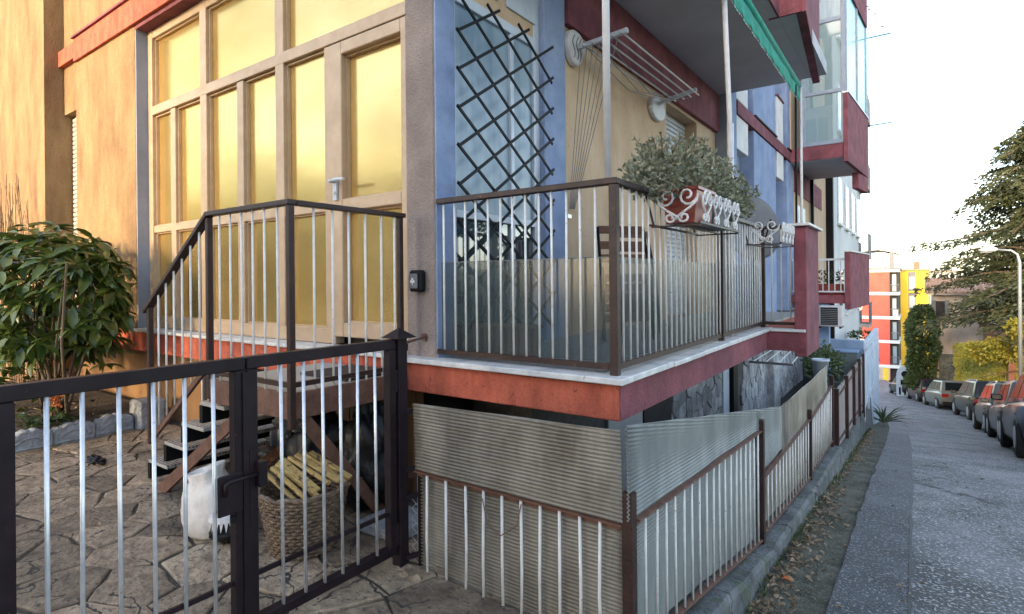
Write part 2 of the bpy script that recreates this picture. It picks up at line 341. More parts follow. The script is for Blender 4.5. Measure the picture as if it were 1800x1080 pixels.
def stone_mesh(p, gap, cham, to3d, th, jit=.012, sub=True):
    """outline shrunk by the joint, edge roughened, top chamfered; to3d maps (u,v,height) to space"""
    c = (sum(q[0] for q in p)/len(p), sum(q[1] for q in p)/len(p)); q = []
    for i in range(len(p)):
        a = p[i]; b = p[(i+1)%len(p)]; L = math.hypot(b[0]-a[0], b[1]-a[1]); n = max(1,min(4,int(L/.09))) if sub else 1
        for k in range(n): q.append((a[0]+(b[0]-a[0])*k/n, a[1]+(b[1]-a[1])*k/n))
    def shr(g,j):
        r = []
        for (x,y) in q:
            d = math.hypot(x-c[0],y-c[1]) or 1; f = max(.3,(d-g)/d)
            r.append((c[0]+(x-c[0])*f+random.uniform(-j,j), c[1]+(y-c[1])*f+random.uniform(-j,j)))
        return r
    o = shr(gap,jit); n = len(o)
    i2 = [(c[0]+(x-c[0])*(1-cham/max(.03,math.hypot(x-c[0],y-c[1]))), c[1]+(y-c[1])*(1-cham/max(.03,math.hypot(x-c[0],y-c[1])))) for x,y in o]
    mb = MB()
    mb.v = [to3d(x,y,-.03) for x,y in o]+[to3d(x,y,th-cham*.5) for x,y in o]+[to3d(x,y,th) for x,y in i2]
    mb.f = [(i,(i+1)%n,n+(i+1)%n,n+i) for i in range(n)]+[(n+i,n+(i+1)%n,2*n+(i+1)%n,2*n+i) for i in range(n)]+[tuple(range(2*n,3*n))]
    return mb
for p in voronoi(-6.3,-.93,-.35,2.46,.33):
    tx, ty = random.uniform(-.01,.01), random.uniform(-.01,.01); h = random.uniform(-.003,.004)
    cx_, cy_ = p[0]
    stone_mesh(p,.009,.008,lambda x,y,z: (x,y,z+h-.002+(x-cx_)*tx+(y-cy_)*ty - max(0,(x+2.0))*.045),.0).build('paving_stone','paving',pav)

# low concrete wall under the street fence, with its stepped top
WT = [(-2.5,.1),(1.8,-.02),(2.4,-.15),(3.85,-.39),(5.75,-.56),(7.7,-.68)]
mb = MB(); n = 40
for i in range(n+1):
    y = 1.78+(7.7-1.78)*i/n; zt = lerp(WT,y)+.008*mnoise.noise((y*4,0,0)); w = .012*mnoise.noise((y*3,2,5))
    mb.v += [(-.92,y,-1.6),(-.92,y,zt),(-.755+w,y,zt+.004),(-.735+w,y,zt-.02),(-.72+w,y,zr(y)-.2)]
for i in range(n):
    for j in range(4): k = i*5+j; mb.f.append((k,k+1,k+6,k+5))
mb.f += [(0,1,2,3,4),(n*5+4,n*5+3,n*5+2,n*5+1,n*5)]
tag(mb.build('low_wall','conc'),'low weathered concrete wall carrying the nearest street fence panels','wall')
mb = MB(); W2 = [(7.7,-.84),(12,-1.22),(16,-1.85),(22,-2.05),(26,-2.6)]
for i in range(31):
    y = 7.72+(24-7.72)*i/30; x = -.83-(y-7.7)*.028; zt = lerp(W2,y)
    mb.v += [(x-.1,y,-3.6),(x-.1,y,zt),(x+.08,y,zt),(x+.11,y,zr(y)-.3)]
for i in range(30):
    for j in range(3): k = i*4+j; mb.f.append((k,k+1,k+5,k+4))
mb.f += [(0,1,2,3),(123,122,121,120)]
tag(mb.build('low_wall','conc'),'lower concrete wall further down the street below the pale fence','wall')

# ------------------------------------------------------------------ main apartment building
bld = thing('apartment_building',(-4,4,0),'ochre and blue apartment block with red floor bands and street balcony','building')
FW = 2.46                                   # front render plane
def P(name, m, *boxes, parent=None, **k):
    mb = MB()
    for b in boxes: mb.box(*b)
    return mb.build(name, m, parent or bld, **k)
# wall fields
P('wall','ochre',(-14,-8.62,2.30,4,-.4,9.5), label='ochre rendered wall field at the far end')
P('wall','ochre',(-8.618,-8.09,2.50,4,3.42,9.5),(-8.618,-8.09,2.62,4,-.4,.75))
P('wall','ochre',(-8.088,-6.45,FW,4,.72,3.98), bevel=.006)
P('wall','ochre',(-8.088,-2.3,FW,4,4.2,9.5))
P('pier_side','bluegrey',(-6.449,-6.43,FW+.004,2.66,.842,3.92), label='grey side of the ochre pier')  # thin grey slab over the side of the pier
P('core_wall','dark',(-8.6,-2.5,2.70,4,-.4,9))
P('band','red',(-8.617,-8.06,2.44,2.6,4.0,4.19),bevel=.004)
P('band','red',(-8.058,-2.30,2.425,2.6,3.94,4.20),bevel=.004)
P('drip_moulding','maroon',(-8.058,-2.30,2.40,2.46,4.201,4.225))
P('base_band','red',(-8.7,-2.66,2.44,2.62,.645,.838),bevel=.006)
P('sill','marble',(-6.44,-2.565,2.40,2.60,.842,.868),bevel=.004)
P('soffit_strip','maroon',(-6.44,-2.57,2.46,2.70,3.90,3.938))
# basement behind the stairs
P('basement_wall','siding',(-8.5,-2.56,2.56,2.6,-.3,.643))
for i in range(24):
    x = -5.1+i*.105
    if x < -2.6: P('siding_board','siding',(x,x+.098,2.535,2.558,-.05,.64),bevel=.004)
# roller shutter in the recess at far left
sh = P('shutter','shutter',(-8.6,-8.1,2.60,2.62,.8,3.42))
src = None
for i in range(46):
    z = .82+i*.056
    if src is None: src = P('slat','shutter',(-8.6,-8.1,2.575,2.598,z,z+.05),parent=sh,bevel=.008)
    else: piece(src,sh,(0,0,i*.056))
# corner pillar: warm light is coloured into its front, the side stays blue
pil = P('corner_pillar','taupe_lit',(-2.562,-2.318,FW,2.64,.84,9.5),bevel=.01)
P('pillar_side','blue',(-2.317,-2.306,FW+.006,2.638,.84,9.5),parent=pil,label='blue street side of the corner pillar, without the warm light tint')
# entrance glazing -----------------------------------------------------------
gz = P('entrance_glazing','alu',(-6.45,-6.33,2.57,2.66,.872,3.90),label='tall bronze framed wall of frosted panes coloured with a golden sky reflection')
Fy0, Fy1 = 2.575, 2.655
def fr(x0,x1,z0,z1,d=0): return P('mullion','alu',(x0,x1,Fy0-d,Fy1,z0,z1),parent=gz,bevel=.004)
xs = [(-5.943,-5.848),(-5.347,-5.232),(-4.718,-4.619),(-4.136,-4.024),(-3.515,-3.41)]
for i,(a,b) in enumerate(xs):
    tall = i in (1,3)
    fr(a,b,.98,3.90 if tall else 3.03, .006 if tall else .002)
fr(-6.33,-2.60,3.035,3.125,.008); fr(-6.33,-3.41,1.835,1.905); fr(-6.33,-3.41,.872,.98,.003); fr(-6.33,-2.60,3.82,3.90,.003)
px = [(-6.33,-5.943),(-5.848,-5.347),(-5.232,-4.718),(-4.619,-4.136),(-4.024,-3.515)]
def pane(x0,x1,z0,z1,par,m='glassf'):
    o = P('pane',m,(x0,x1,2.628,2.636,z0,z1),parent=par)
    mb = MB()                                # glazing bead
    for a in ((x0,x0+.012,2.60,2.627,z0,z1),(x1-.012,x1,2.60,2.627,z0,z1),(x0+.012,x1-.012,2.60,2.627,z0,z0+.012),(x0+.012,x1-.012,2.60,2.627,z1-.012,z1)): mb.box(*a)
    mb.build('glazing_bead','alu',par); return o
for a,b in px: pane(a,b,1.905,3.03,gz); pane(a,b,.98,1.835,gz)
for a,b in ((-6.33,-5.347),(-5.232,-4.136),(-4.024,-2.62)): pane(a,b,3.125,3.82,gz)
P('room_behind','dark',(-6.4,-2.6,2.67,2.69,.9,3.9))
dr = P('door','alu',(-3.40,-3.30,2.555,2.65,.93,3.02),(-2.70,-2.60,2.555,2.65,.93,3.02),(-3.30,-2.70,2.555,2.65,2.93,3.02),(-3.30,-2.70,2.555,2.65,.93,1.03),(-3.30,-2.70,2.556,2.65,1.82,1.905),bevel=.006,label='bronze framed glazed entrance door')
pane(-3.30,-2.70,1.905,2.93,dr); pane(-3.30,-2.70,1.03,1.82,dr)
hb = MB().box(-3.375,-3.335,2.535,2.554,1.90,2.06); hb.tube([(-3.355,2.553,2.03),(-3.355,2.49,2.03)],.012); hb.tube([(-3.355,2.495,2.03),(-3.30,2.49,2.032),(-3.20,2.495,2.03)],.011)
hb.build('door_handle','alug',dr,smooth=False); hb = MB(); hb.tube([(-3.355,2.553,1.95),(-3.355,2.525,1.95)],.012).build('lock_cylinder','steel',dr)
# street side of the building --------------------------------------------------
P('pilaster','blue',(-2.6,-2.31,3.68,4.0,.84,3.93),bevel=.006)
P('wall','cream',(-2.9,-2.335,4.001,6.34,.84,3.93)); P('wall','cream',(-2.9,-2.335,7.45,8.28,.84,3.93)); P('wall','cream',(-2.9,-2.336,6.341,7.449,3.36,3.93))
P('reveal','cream',(-2.9,-2.52,6.341,7.449,.84,3.359))
P('beam','maroon',(-2.5,-2.28,4.002,8.29,3.40,3.935),bevel=.006)
sh2 = P('shutter','shutg',(-2.515,-2.50,6.345,7.445,.86,3.355)); src = None
for i in range(44):
    if src is None: src = P('slat','shutg',(-2.499,-2.485,6.345,7.445,.87,.92),parent=sh2,bevel=.008)
    else: piece(src,sh2,(0,0,i*.056))
# tall window behind the trellis
wd = P('window','alug',(-2.40,-2.355,2.642,2.70,.86,3.5),(-2.40,-2.355,3.60,3.678,.86,3.5),(-2.40,-2.355,2.70,3.60,.86,.95),(-2.40,-2.355,2.70,3.60,3.09,3.16),(-2.40,-2.355,3.30,3.34,.95,3.09),(-2.40,-2.352,2.70,3.60,1.72,1.77),bevel=.003,label='tall pale framed window behind the trellis')
for (a,b) in ((2.70,3.30),(3.34,3.60)):
    P('pane','glassw',(-2.385,-2.378,a,b,1.77,3.09),parent=wd); P('pane','glassb',(-2.385,-2.378,a,b,.95,1.72),parent=wd)
P('lintel_panel','cream',(-2.42,-2.36,2.64,3.68,3.16,3.93))
P('upper_window','alug',(-2.359,-2.345,2.75,3.15,3.26,3.9),(-2.359,-2.345,3.25,3.62,3.26,3.9),bevel=.004)
# balcony slab, coping, floor
sl = MB().prism([(-2.66,2.40),(-1.118,2.40),(-1.118,5.55),(-.80,5.55),(-.80,6.3),(-1.118,6.3),(-1.118,8.3),(-2.66,8.3)],'z',.664,.835)
sl.build('balcony_slab','red',bld,bevel=.005)
P('slab_edge','maroon',(-1.1175,-1.112,2.404,5.548,.667,.832),label='maroon street edge of the balcony slab')
P('slab_edge','maroon',(-1.117,-.80,5.543,5.549,.667,.832))
cp = P('coping','marble',(-2.56,-1.085,2.365,2.50,.836,.866),bevel=.004)
y = 2.502
while y < 5.6:
    L = min(random.uniform(.5,.8), 5.66-y); P('coping_stone','marble',(-1.24,-1.083+random.uniform(-.004,.004),y,y+L-.006,.836,.864+random.uniform(-.002,.003)),bevel=.004); y += L
P('coping_stone','marble',(-1.082,-.80,5.52,5.66,.837,.862),bevel=.004)
P('balcony_floor','terrazzo',(-2.33,-1.242,2.502,8.3,.836,.860))
P('parapet_fin','maroon',(-.89,-.79,5.552,6.30,.62,1.775),bevel=.006,label='maroon rendered end wall of the balcony')
P('fin_cap','marble',(-.925,-.755,5.50,6.35,1.776,1.80),bevel=.004)
# slab over the balcony
P('ceiling_slab','grey',(-2.6,-1.12,2.2,8.32,3.936,4.10)); P('ceiling_slab','grey',(-1.12,-.93,6.2,8.32,3.94,4.10))
P('slab_edge','maroon',(-1.2,-.90,6.17,6.199,3.93,4.15)); P('slab_edge','maroon',(-1.119,-1.10,2.2,6.17,3.93,4.15))
MB().prism([(-.955,6.2),(-.864,6.2),(-1.04,8.6),(-1.13,8.6)],'z',3.935,5.05).build('parapet_fin','maroon',bld,bevel=.006,label='maroon end wall of the balcony above')
P('wall','cream',(-2.6,-2.33,2.64,8.3,4.10,9.5)); 
# setback part with the blue piers
P('return_wall','bluegrey',(-2.6,-2.13,8.30,8.62,-.5,9.5)); P('pier_face','blue',(-2.129,-2.12,8.302,8.618,.4,9.5))
P('recess_wall','bluegrey',(-2.6,-2.34,8.62,13.3,-.5,9.5))
for a,b in ((9.69,11.41),(12.54,13.25)):
    P('blue_pier','blue',(-2.339,-2.12,a,b,.3,3.70),bevel=.006); P('blue_pier','blue',(-2.339,-2.12,a,b,3.93,9.5),bevel=.006); P('drip_sill','black',(-2.12,-2.08,a,b,3.92,3.945))
P('band','maroon',(-2.339,-2.10,8.62,13.25,3.715,3.915),bevel=.004)
for a,b in ((8.63,9.33),(11.6,12.2)):
    P('window_box','white',(-2.335,-2.125,a,b,3.22,3.712),bevel=.006); P('window_box','white',(-2.335,-2.125,a,b,3.95,4.75),bevel=.006)
    P('box_lid','maroon',(-2.335,-2.10,a-.02,b+.02,4.751,4.78))
# stone clad ground floor under the balcony
base = P('stone_wall','mortar',(-2.4,-1.93,2.9,12.9,-2.6,.66),label='dark stone clad ground floor wall under the balcony')
for p in voronoi(5.3,12.8,-.75,.66,.17):
    yy = [q[0] for q in p]; cyc = sum(yy)/len(yy)
    if 7.25 < cyc < 7.5 or 7.62 < cyc < 7.95: continue
    t = random.uniform(.012,.03); stone_mesh(p,.004,.010,lambda u,v,w: (-1.93+w,u,v),t,.006,False).build('cladding_stone','stone',base)
P('downpipe','black',(-1.925,-1.85,7.27,7.48,-1.5,.66)); P('pale_curtain','paleblue',(-1.925,-1.90,7.0,7.26,-1.5,.60))
P('cellar_door','dark',(-1.925,-1.91,4.6,5.25,-1.6,.55)); P('cellar_panel','shutg',(-1.925,-1.905,3.9,4.55,-1.6,.40))
P('stone_pier','stone',(-1.93,-1.80,9.45,9.9,-1.5,.66),bevel=.01)

# ------------------------------------------------------------------ gate
GX = -1.98
def tubeobj(name, p, q, r, m, parent, n=8): return MB().tube([p,q],r,n).build(name,m,parent,smooth=True)
def leafgate(y0, y1, bars, label, zb):
    t = thing('gate_leaf',(GX,y0,0),label,'gate','double courtyard gate')
    w = .042
    MB().box(GX-w/2,GX+w/2,y0,y1,1.008,1.052).build('top_rail','gate',t,bevel=.003)
    MB().box(GX-w/2,GX+w/2,y0,y0+.04,zb,1.007).build('stile','gate',t,bevel=.003)
    MB().box(GX-w/2,GX+w/2,y1-.04,y1,zb,1.007).build('stile','gate',t,bevel=.003)
    MB().box(GX-w/2,GX+w/2,y0+.041,y1-.041,zb,zb+.04).build('bottom_rail','gate',t,bevel=.003)
    MB().box(GX-.006,GX+.006,y0+.041,y1-.041,.245,.262).build('middle_rail','gate',t)
    for b in bars:
        o = random.uniform(-.003,.003); tubeobj('bar',(GX+.012,b,1.009),(GX+.012+o,b+o*1.5,zb+.03),.0065,'zinc',t,10)
    return t
ga = leafgate(.415,1.092,(.524,.607,.699,.794,.888,.981),'nearer dark plum gate leaf carrying the latch plate, left half',.07)
gb = leafgate(1.098,1.812,(1.235,1.333,1.42,1.506,1.598,1.692),'further dark plum gate leaf hung on the capped post, right half',.06)
MB().box(GX+.022,GX+.028,1.078,1.112,.07,1.0).build('cover_strip','gate',ga)
MB().box(GX+.0215,GX+.033,.985,1.075,.512,.652).build('latch_plate','gate',ga,bevel=.004)
lt = MB(); lt.tube([(GX+.045,1.005,.585),(GX+.045,1.005,.625),(GX+.047,1.02,.632),(GX+.047,1.13,.632)],.007,8); lt.build('bolt','gate',ga,smooth=True)
MB().box(GX+.022,GX+.06,1.118,1.152,.585,.675).build('bolt_keeper','gate',gb,bevel=.003)
MB().box(GX+.022,GX+.030,1.10,1.118,.44,.72).build('keeper_plate','gate',gb)
pk = MB(); pk.tube([(GX+.045,1.03,.512),(GX+.045,1.03,.488)],.011,10); pk.build('padlock_eye','black',ga)
gp = thing('gate_post',(GX,1.85,-.05),'dark plum gate post with pyramid cap beside the corner pillar','post')
MB().box(GX-.028,GX+.028,1.822,1.878,-.08,1.055).build('shaft','gate',gp,bevel=.003)
MB().add([(GX-.06,1.79,1.056),(GX+.06,1.79,1.056),(GX+.06,1.91,1.056),(GX-.06,1.91,1.056),(GX,1.85,1.103)],[(3,2,1,0),(0,1,4),(1,2,4),(2,3,4),(3,0,4)]).build('cap','gate',gp)
MB().tube([(GX-.02,1.87,1.02),(-2.40,2.458,.985)],.007).build('wall_stay','rust',gp)
MB().tube([(-2.405,2.445,.985),(-2.405,2.46,.985)],.022,10).build('stay_plate','rust',gp)
for z in (.86,.15):
    MB().tube([(GX+.01,1.817,z-.05),(GX+.01,1.817,z+.05)],.012,10).build('hinge','gate',gp)
for z in (.70,.43,.30,.02): MB().bar((GX+.01,1.86,z),(-1.885,1.915,z+.03),.02,.02).build('bracket','gate',gp)
MB().bar((-1.90,1.915,-.07),(-1.90,1.915,.47),.03,.03).build('side_post','gate',gp)
MB().tube([(GX+.04,1.93,.0),(GX+.04,1.93,.70)],.006).build('bar','ivory',gp)
mb = MB()
for i in range(7):
    for s in (-1,1): mb.bar((-1.955,1.90,.02+i*.045),(-1.91,1.912,.02+i*.045+s*.045),.002,.002)
mb.build('wire_mesh','zinc',gp)
# rubble at the post foot
for i in range(5):
    a = bpy.data.meshes.new('stone')
    bm = bmesh.new(); bmesh.ops.create_icosphere(bm,subdivisions=1,radius=random.uniform(.015,.032))
    for v in bm.verts: v.co *= random.uniform(.75,1.2); v.co.z *= .6
    bm.to_mesh(a); bm.free(); a.materials.append(M['paving']); o = bpy.data.objects.new('stone',a); COL.objects.link(o)
    o.location = (-1.97+.035*i,1.80+random.uniform(-.03,.03),-.01)
    tag(o,['small grey stone touching the foot of the gate post','second small stone beside the gate post foot','third small stone, midway from the gate post to the panel','fourth small stone nearing the ribbed panel','small stone against the ribbed panel foot'][i],'stone','stones at the post foot')

# ------------------------------------------------------------------ corrugated sheets and fences
def corr(name, m, parent, ax, a0, a1, zb, zt, base, pitch=.0155, amp=.0035, cols=18, slope=0, warp=.007, fold=0, th=.006):
    rows_z = []; z = min(zb(a0),zb(a1)); top = max(zt(a0),zt(a1)); n = int((top-z)/(pitch/3))+1
    mb = MB(); NR = n+1
    for side in (0,1):
        for i in range(cols+1):
            a = a0+(a1-a0)*i/cols; lo, hi = zb(a), zt(a)
            for j in range(NR):
                t = j/n; zz = lo+(hi-lo)*t
                ph = (zz-slope*(a-a0))/pitch*2*math.pi
                d = amp*math.sin(ph)+warp*mnoise.noise((a*2.3,zz*2.1,base*3))+fold*t*t - side*th
                mb.v.append((a,base-d,zz) if ax=='x' else (base+d,a,zz))
    S = (cols+1)*NR; idx = lambda s,i,j: s*S+i*NR+j
    for i in range(cols):
        for j in range(n):
            mb.f.append((idx(0,i,j),idx(0,i+1,j),idx(0,i+1,j+1),idx(0,i,j+1))); mb.f.append((idx(1,i,j),idx(1,i,j+1),idx(1,i+1,j+1),idx(1,i+1,j)))
        for j in (0,n): mb.f.append((idx(0,i,j),idx(1,i,j),idx(1,i+1,j),idx(0,i+1,j)))
    for i in (0,cols):
        for j in range(n): mb.f.append((idx(0,i,j),idx(0,i,j+1),idx(1,i,j+1),idx(1,i,j)))
    return mb.build(name,m,parent,smooth=True)
K = lambda v: (lambda a: v)
L2 = lambda p, q: (lambda a: p[1]+(q[1]-p[1])*(a-p[0])/(q[0]-p[0]))
fp = thing('front_fence_panel',(-1.37,1.89,-.08),'fence panel clad in grey ribbed plastic with ten white bars, facing the viewer','fence')
MB().bar((-1.905,1.88,.437),(-.865,1.88,.437),.03,.006).bar((-1.905,1.893,.424),(-.865,1.893,.424),.005,.028).build('top_rail','rust',fp)
MB().bar((-.845,1.89,-.4),(-.845,1.89,.556),.04,.04).build('corner_post','brown',fp)
for i,x in enumerate((-1.829,-1.714,-1.60,-1.50,-1.403,-1.308,-1.215,-1.127,-1.039,-.954)):
    MB().tube([(x,1.875,.43),(x+.004*((i%3)-1),1.873,.15),(x+random.uniform(-.006,.006),1.875,-.09)],.0062,8).build('bar','ivory',fp,smooth=True)
corr('lower_sheet','poly',fp,'x',-1.895,-.87,L2((-1.895,-.07),(-.87,-.10)),K(.425),1.90,amp=.003)
corr('upper_sheet','poly',fp,'x',-1.898,-.862,K(.446),L2((-1.898,.755),(-.862,.782)),1.868,amp=.0038,fold=.012)
ws = MB().tube([(-1.50,1.866,.40),(-1.47,1.862,.30),(-1.40,1.86,.27),(-1.32,1.862,.33),(-1.30,1.866,.42)],.0025,5).build('loose_wire','rust',fp,smooth=True)

def fsec(label, y0, y1, top, bot, n, x=-.83, barm='ivory', postz=None, barr=.006, group='street fence along the low wall'):
    t = thing('street_fence_panel',(x,y0,bot(y0)-.03),label,'fence',group)
    MB().bar((x,y0,top(y0)),(x,y1,top(y1)),.032,.008).bar((x-.014,y0,top(y0)-.016),(x-.014,y1,top(y1)-.016),.005,.03).build('top_rail','rust',t)
    MB().bar((x,y0,bot(y0)),(x,y1,bot(y1)),.03,.01).build('bottom_rail','rust',t)
    for i in range(n):
        y = y0+(y1-y0)*(i+.7)/(n+.4)
        MB().tube([(x+.004,y,bot(y)),(x+.004+random.uniform(-.003,.003),y+random.uniform(-.004,.004),top(y)-.004)],barr,8).build('bar',barm,t,smooth=True)
    if postz: MB().bar((x,y1+.03,postz[0]),(x,y1+.03,postz[1]),.042,.042).build('post','brown',t,bevel=.003)
    return t
t1 = L2((1.915,.452),(3.86,.338)); b1 = L2((1.915,-.015),(3.86,-.36))
f1 = fsec('nearest street fence panel, rising above its slope, with eighteen white bars',1.915,3.88,t1,b1,18,postz=(-.46,.405))
corr('lower_sheet','polyblue',f1,'y',1.93,3.88,lambda a:b1(a)+.01,lambda a:t1(a)-.004,-.855,amp=.0018,cols=20,slope=-.06)
corr('upper_sheet','polyblue',f1,'y',1.868,4.64,lambda a: (t1(a)+.004 if a < 3.9 else .05-(a-3.9)*.02),L2((1.868,.800),(4.64,.354)),-.838,amp=.0032,cols=24,slope=-.06)
t2 = L2((4.03,.012),(5.9,-.004)); b2 = L2((4.03,-.355),(5.9,-.54))
f2 = fsec('second street fence panel from the corner, stepped down, backed with grey plastic',4.0,5.9,t2,b2,14,postz=(-.62,.085))
corr('sheet','poly',f2,'y',4.0,5.9,lambda a:b2(a)+.01,lambda a:t2(a)-.004,-.86,amp=.002,cols=12)
for i in range(3): MB().box(-.846,-.836,4.66+i*.11,4.76+i*.11,.0,.352-.006*i).build('upright_board','poly',f2)
t3 = L2((6.0,-.02),(7.6,.045)); b3 = L2((6.0,-.52),(7.6,-.60))
f3 = fsec('third street fence panel from the corner, topped by a tall plastic sheet',6.0,7.6,t3,b3,13,postz=(-.80,.16))
corr('sheet','poly',f3,'y',6.0,7.6,lambda a:b3(a)+.01,lambda a:t3(a)-.004,-.86,amp=.002,cols=10)
corr('upper_sheet','poly',f3,'y',5.0,7.34,lambda a:.0 if a < 6 else t3(a)+.004,L2((5.0,.338),(7.34,.318)),-.842,amp=.003,cols=16)
def boards(name, label, y0, y1, x0, x1, top, bot, m, w, group, posts, pm='brown'):
    fx = lambda y: x0+(x1-x0)*(y-y0)/(y1-y0)
    t = thing(name,(x0,y0,bot(y0)),label,'fence',group); y = y0
    while y < y1-.02:
        e = random.uniform(-.012,.012)
        MB().add([(fx(y)-.008,y+.006,bot(y)),(fx(y)+.008,y+.006,bot(y)),(fx(y+w)+.008,y+w-.006,bot(y+w)),(fx(y+w)-.008,y+w-.006,bot(y+w)),
                  (fx(y)-.008,y+.006,top(y)+e),(fx(y)+.008,y+.006,top(y)+e),(fx(y+w)+.008,y+w-.006,top(y+w)+e),(fx(y+w)-.008,y+w-.006,top(y+w)+e)],
                 [(0,3,2,1),(4,5,6,7),(0,1,5,4),(1,2,6,5),(2,3,7,6),(3,0,4,7)]).build('board',m,t); y += w
    for p in posts: MB().bar((fx(p)+.025,p,bot(p)-.15),(fx(p)+.025,p,top(p)+.06),.05,.05).build('post',pm,t)
    for f in (.12,.9): MB().bar((fx(y0)+.012,y0,bot(y0)+(top(y0)-bot(y0))*f),(fx(y1)+.012,y1,bot(y1)+(top(y1)-bot(y1))*f),.02,.03).build('rail',pm,t)
    return t
M['greywood'] = mat('grey_brown_board',(.20,.155,.145),(.30,.245,.23),scale=5,rough=.85,stretch=(3,3,.6),rnd=.2)
boards('board_fence','grey brown board fence with dark posts beyond the plastic sheets',7.85,13.9,-.83,-.95,L2((7.85,-.09),(13.9,-.33)),L2((7.85,-.80),(13.9,-1.45)),'greywood',.125,None,(7.87,9.4,10.9,12.4,13.8))
boards('pale_fence','pale blue slatted fence at the bottom of the wall line',14.1,22,-.96,-1.08,lambda a: lerp([(14.1,-.36),(14.6,-.55),(15.2,-.40),(22,-.68)],a),L2((14.1,-1.6),(22,-1.95)),'paleblue',.22,None,(14.15,16,18,20,21.9),'paleblue')
wl2 = thing('yard_wall',(-1.6,13.4,-3),'dark green yard wall with pale coping behind the board fence','wall')
B(-2.35,-1.0,13.4,13.55,-3,-.22).build('wall','teal',wl2); B(-2.40,-.98,13.36,13.59,-.219,-.17).build('coping','bluecap',wl2,bevel=.006)
tag(B(-2.6,-1.12,16.9,17.1,-4,-.30).build('yard_wall','bluecap',bevel=.01),'plain blue painted wall rising behind the dark green yard wall','wall')
tag(B(-1.16,-1.04,17.1,22,-4,-.35).build('yard_wall','paleblue',bevel=.01),'pale blue side wall behind the slatted fence','wall')

# ------------------------------------------------------------------ metal stair and landing
m = M['tread']; n_ = m.node_tree.nodes; l_ = m.node_tree.links
vo = n_.new('ShaderNodeTexVoronoi'); vo.inputs['Scale'].default_value = 46; vo.inputs['Randomness'].default_value = .25
g_ = n_.new('ShaderNodeNewGeometry'); l_.new(g_.outputs['Position'],vo.inputs['Vector'])
cr = n_.new('ShaderNodeValToRGB'); cr.color_ramp.elements[0].position = .30; cr.color_ramp.elements[1].position = .42
cr.color_ramp.elements[0].color = (.05,.04,.035,1); cr.color_ramp.elements[1].color = (.36,.34,.31,1)
l_.new(vo.outputs['Distance'],cr.inputs[0]); l_.new(cr.outputs[0],n_['Principled BSDF'].inputs['Base Color'])
st = thing('metal_stair',(-3.2,2.0,0),'brown steel stair with perforated treads up to a railed landing at the door','stair')
YN, YF, XA, XC = 1.62, 2.38, -3.28, -2.49
B(XA,XC,YN,YF,.752,.774).build('landing_plate','tread',st)
for b in ((XA,XC,YN-.012,YN+.012,.645,.776),(XC-.012,XC+.012,YN+.013,YF,.645,.776),(XA,XC,YF-.02,YF,.645,.751),(XA-.012,XA+.012,YN+.013,YF-.021,.645,.751)): B(*b).build('landing_frame','rust',st,bevel=.003)
for i in range(4):
    z = .155*(i+1); x = -4.16+.235*i
    B(x,x+.27,YN+.025,YF-.03,z-.022,z).build('tread','tread',st,bevel=.003)
    B(x-.002,x+.035,YN+.022,YF-.028,z-.125,z-.023).build('riser','black',st)
for yy in (YN,YF-.03):
    MB().prism([(-4.0,.0),(-3.86,.0),(XA+.42,.645),(XA+.30,.645)],'y',yy,yy+.018).build('stringer','rust',st)
def post(x,y,z0,z1,w=.032): return MB().bar((x,y,z0),(x,y,z1),w,w).build('post','brown',st,bevel=.003)
post(XA,YN,.66,1.69); post(XC,YN,.60,1.70); post(XC-.01,YF-.03,.66,1.70); post(-4.05,YN,.28,1.165)
hr = MB(); hr.bar((XA-.01,YN,1.712),(XC+.02,YN,1.712),.05,.026); hr.build('handrail','brown',st,bevel=.003)
MB().bar((XC,YN+.026,1.711),(XC-.01,YF,1.711),.05,.026).build('handrail','brown',st,bevel=.003)
MB().bar((XA+.005,YN,1.712),(-4.11,YN,1.135),.05,.026).build('handrail','brown',st,bevel=.003)
MB().bar((XA,YN,.815),(XC,YN,.815),.02,.025).build('bottom_rail','brown',st); MB().bar((XC,YN,.815),(XC-.01,YF,.815),.02,.025).build('bottom_rail','brown',st)
MB().bar((XA,YN,.86),(-4.05,YN,.30),.02,.03).build('bottom_rail','rust',st)
for x in (-3.165,-3.05,-2.935,-2.826,-2.716,-2.60): tubeobj('bar',(x,YN,.66),(x,YN,1.70),.0062,'ivory',st)
for y in (1.755,1.868,1.972,2.085,2.20,2.30): tubeobj('bar',(XC-.003,y,.66),(XC-.003,y,1.70),.0062,'ivory',st)
for i in range(6):
    x = -3.93+.107*i; f = (x-XA)/(-4.11-XA); tubeobj('bar',(x,YN,.86-.56*f),(x,YN,1.70-.575*f),.0062,'ivory',st)
MB().bar((XC-.02,1.70,.63),(XC-.02,2.22,-.03),.02,.065).build('brace','rust',st)
MB().bar((XC-.05,1.95,.24),(XC-.05,2.50,.12),.03,.03).build('brace','rust',st)
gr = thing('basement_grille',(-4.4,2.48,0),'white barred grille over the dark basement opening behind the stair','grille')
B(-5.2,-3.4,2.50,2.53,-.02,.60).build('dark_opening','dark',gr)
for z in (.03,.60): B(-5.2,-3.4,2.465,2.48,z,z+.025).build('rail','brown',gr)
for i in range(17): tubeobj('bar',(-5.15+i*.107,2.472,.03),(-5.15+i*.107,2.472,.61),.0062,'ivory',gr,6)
tag(B(-2.96,-2.53,1.98,2.36,.775,.79).build('doormat','mat',bevel=.004),'dark brown coir doormat on the landing','doormat')

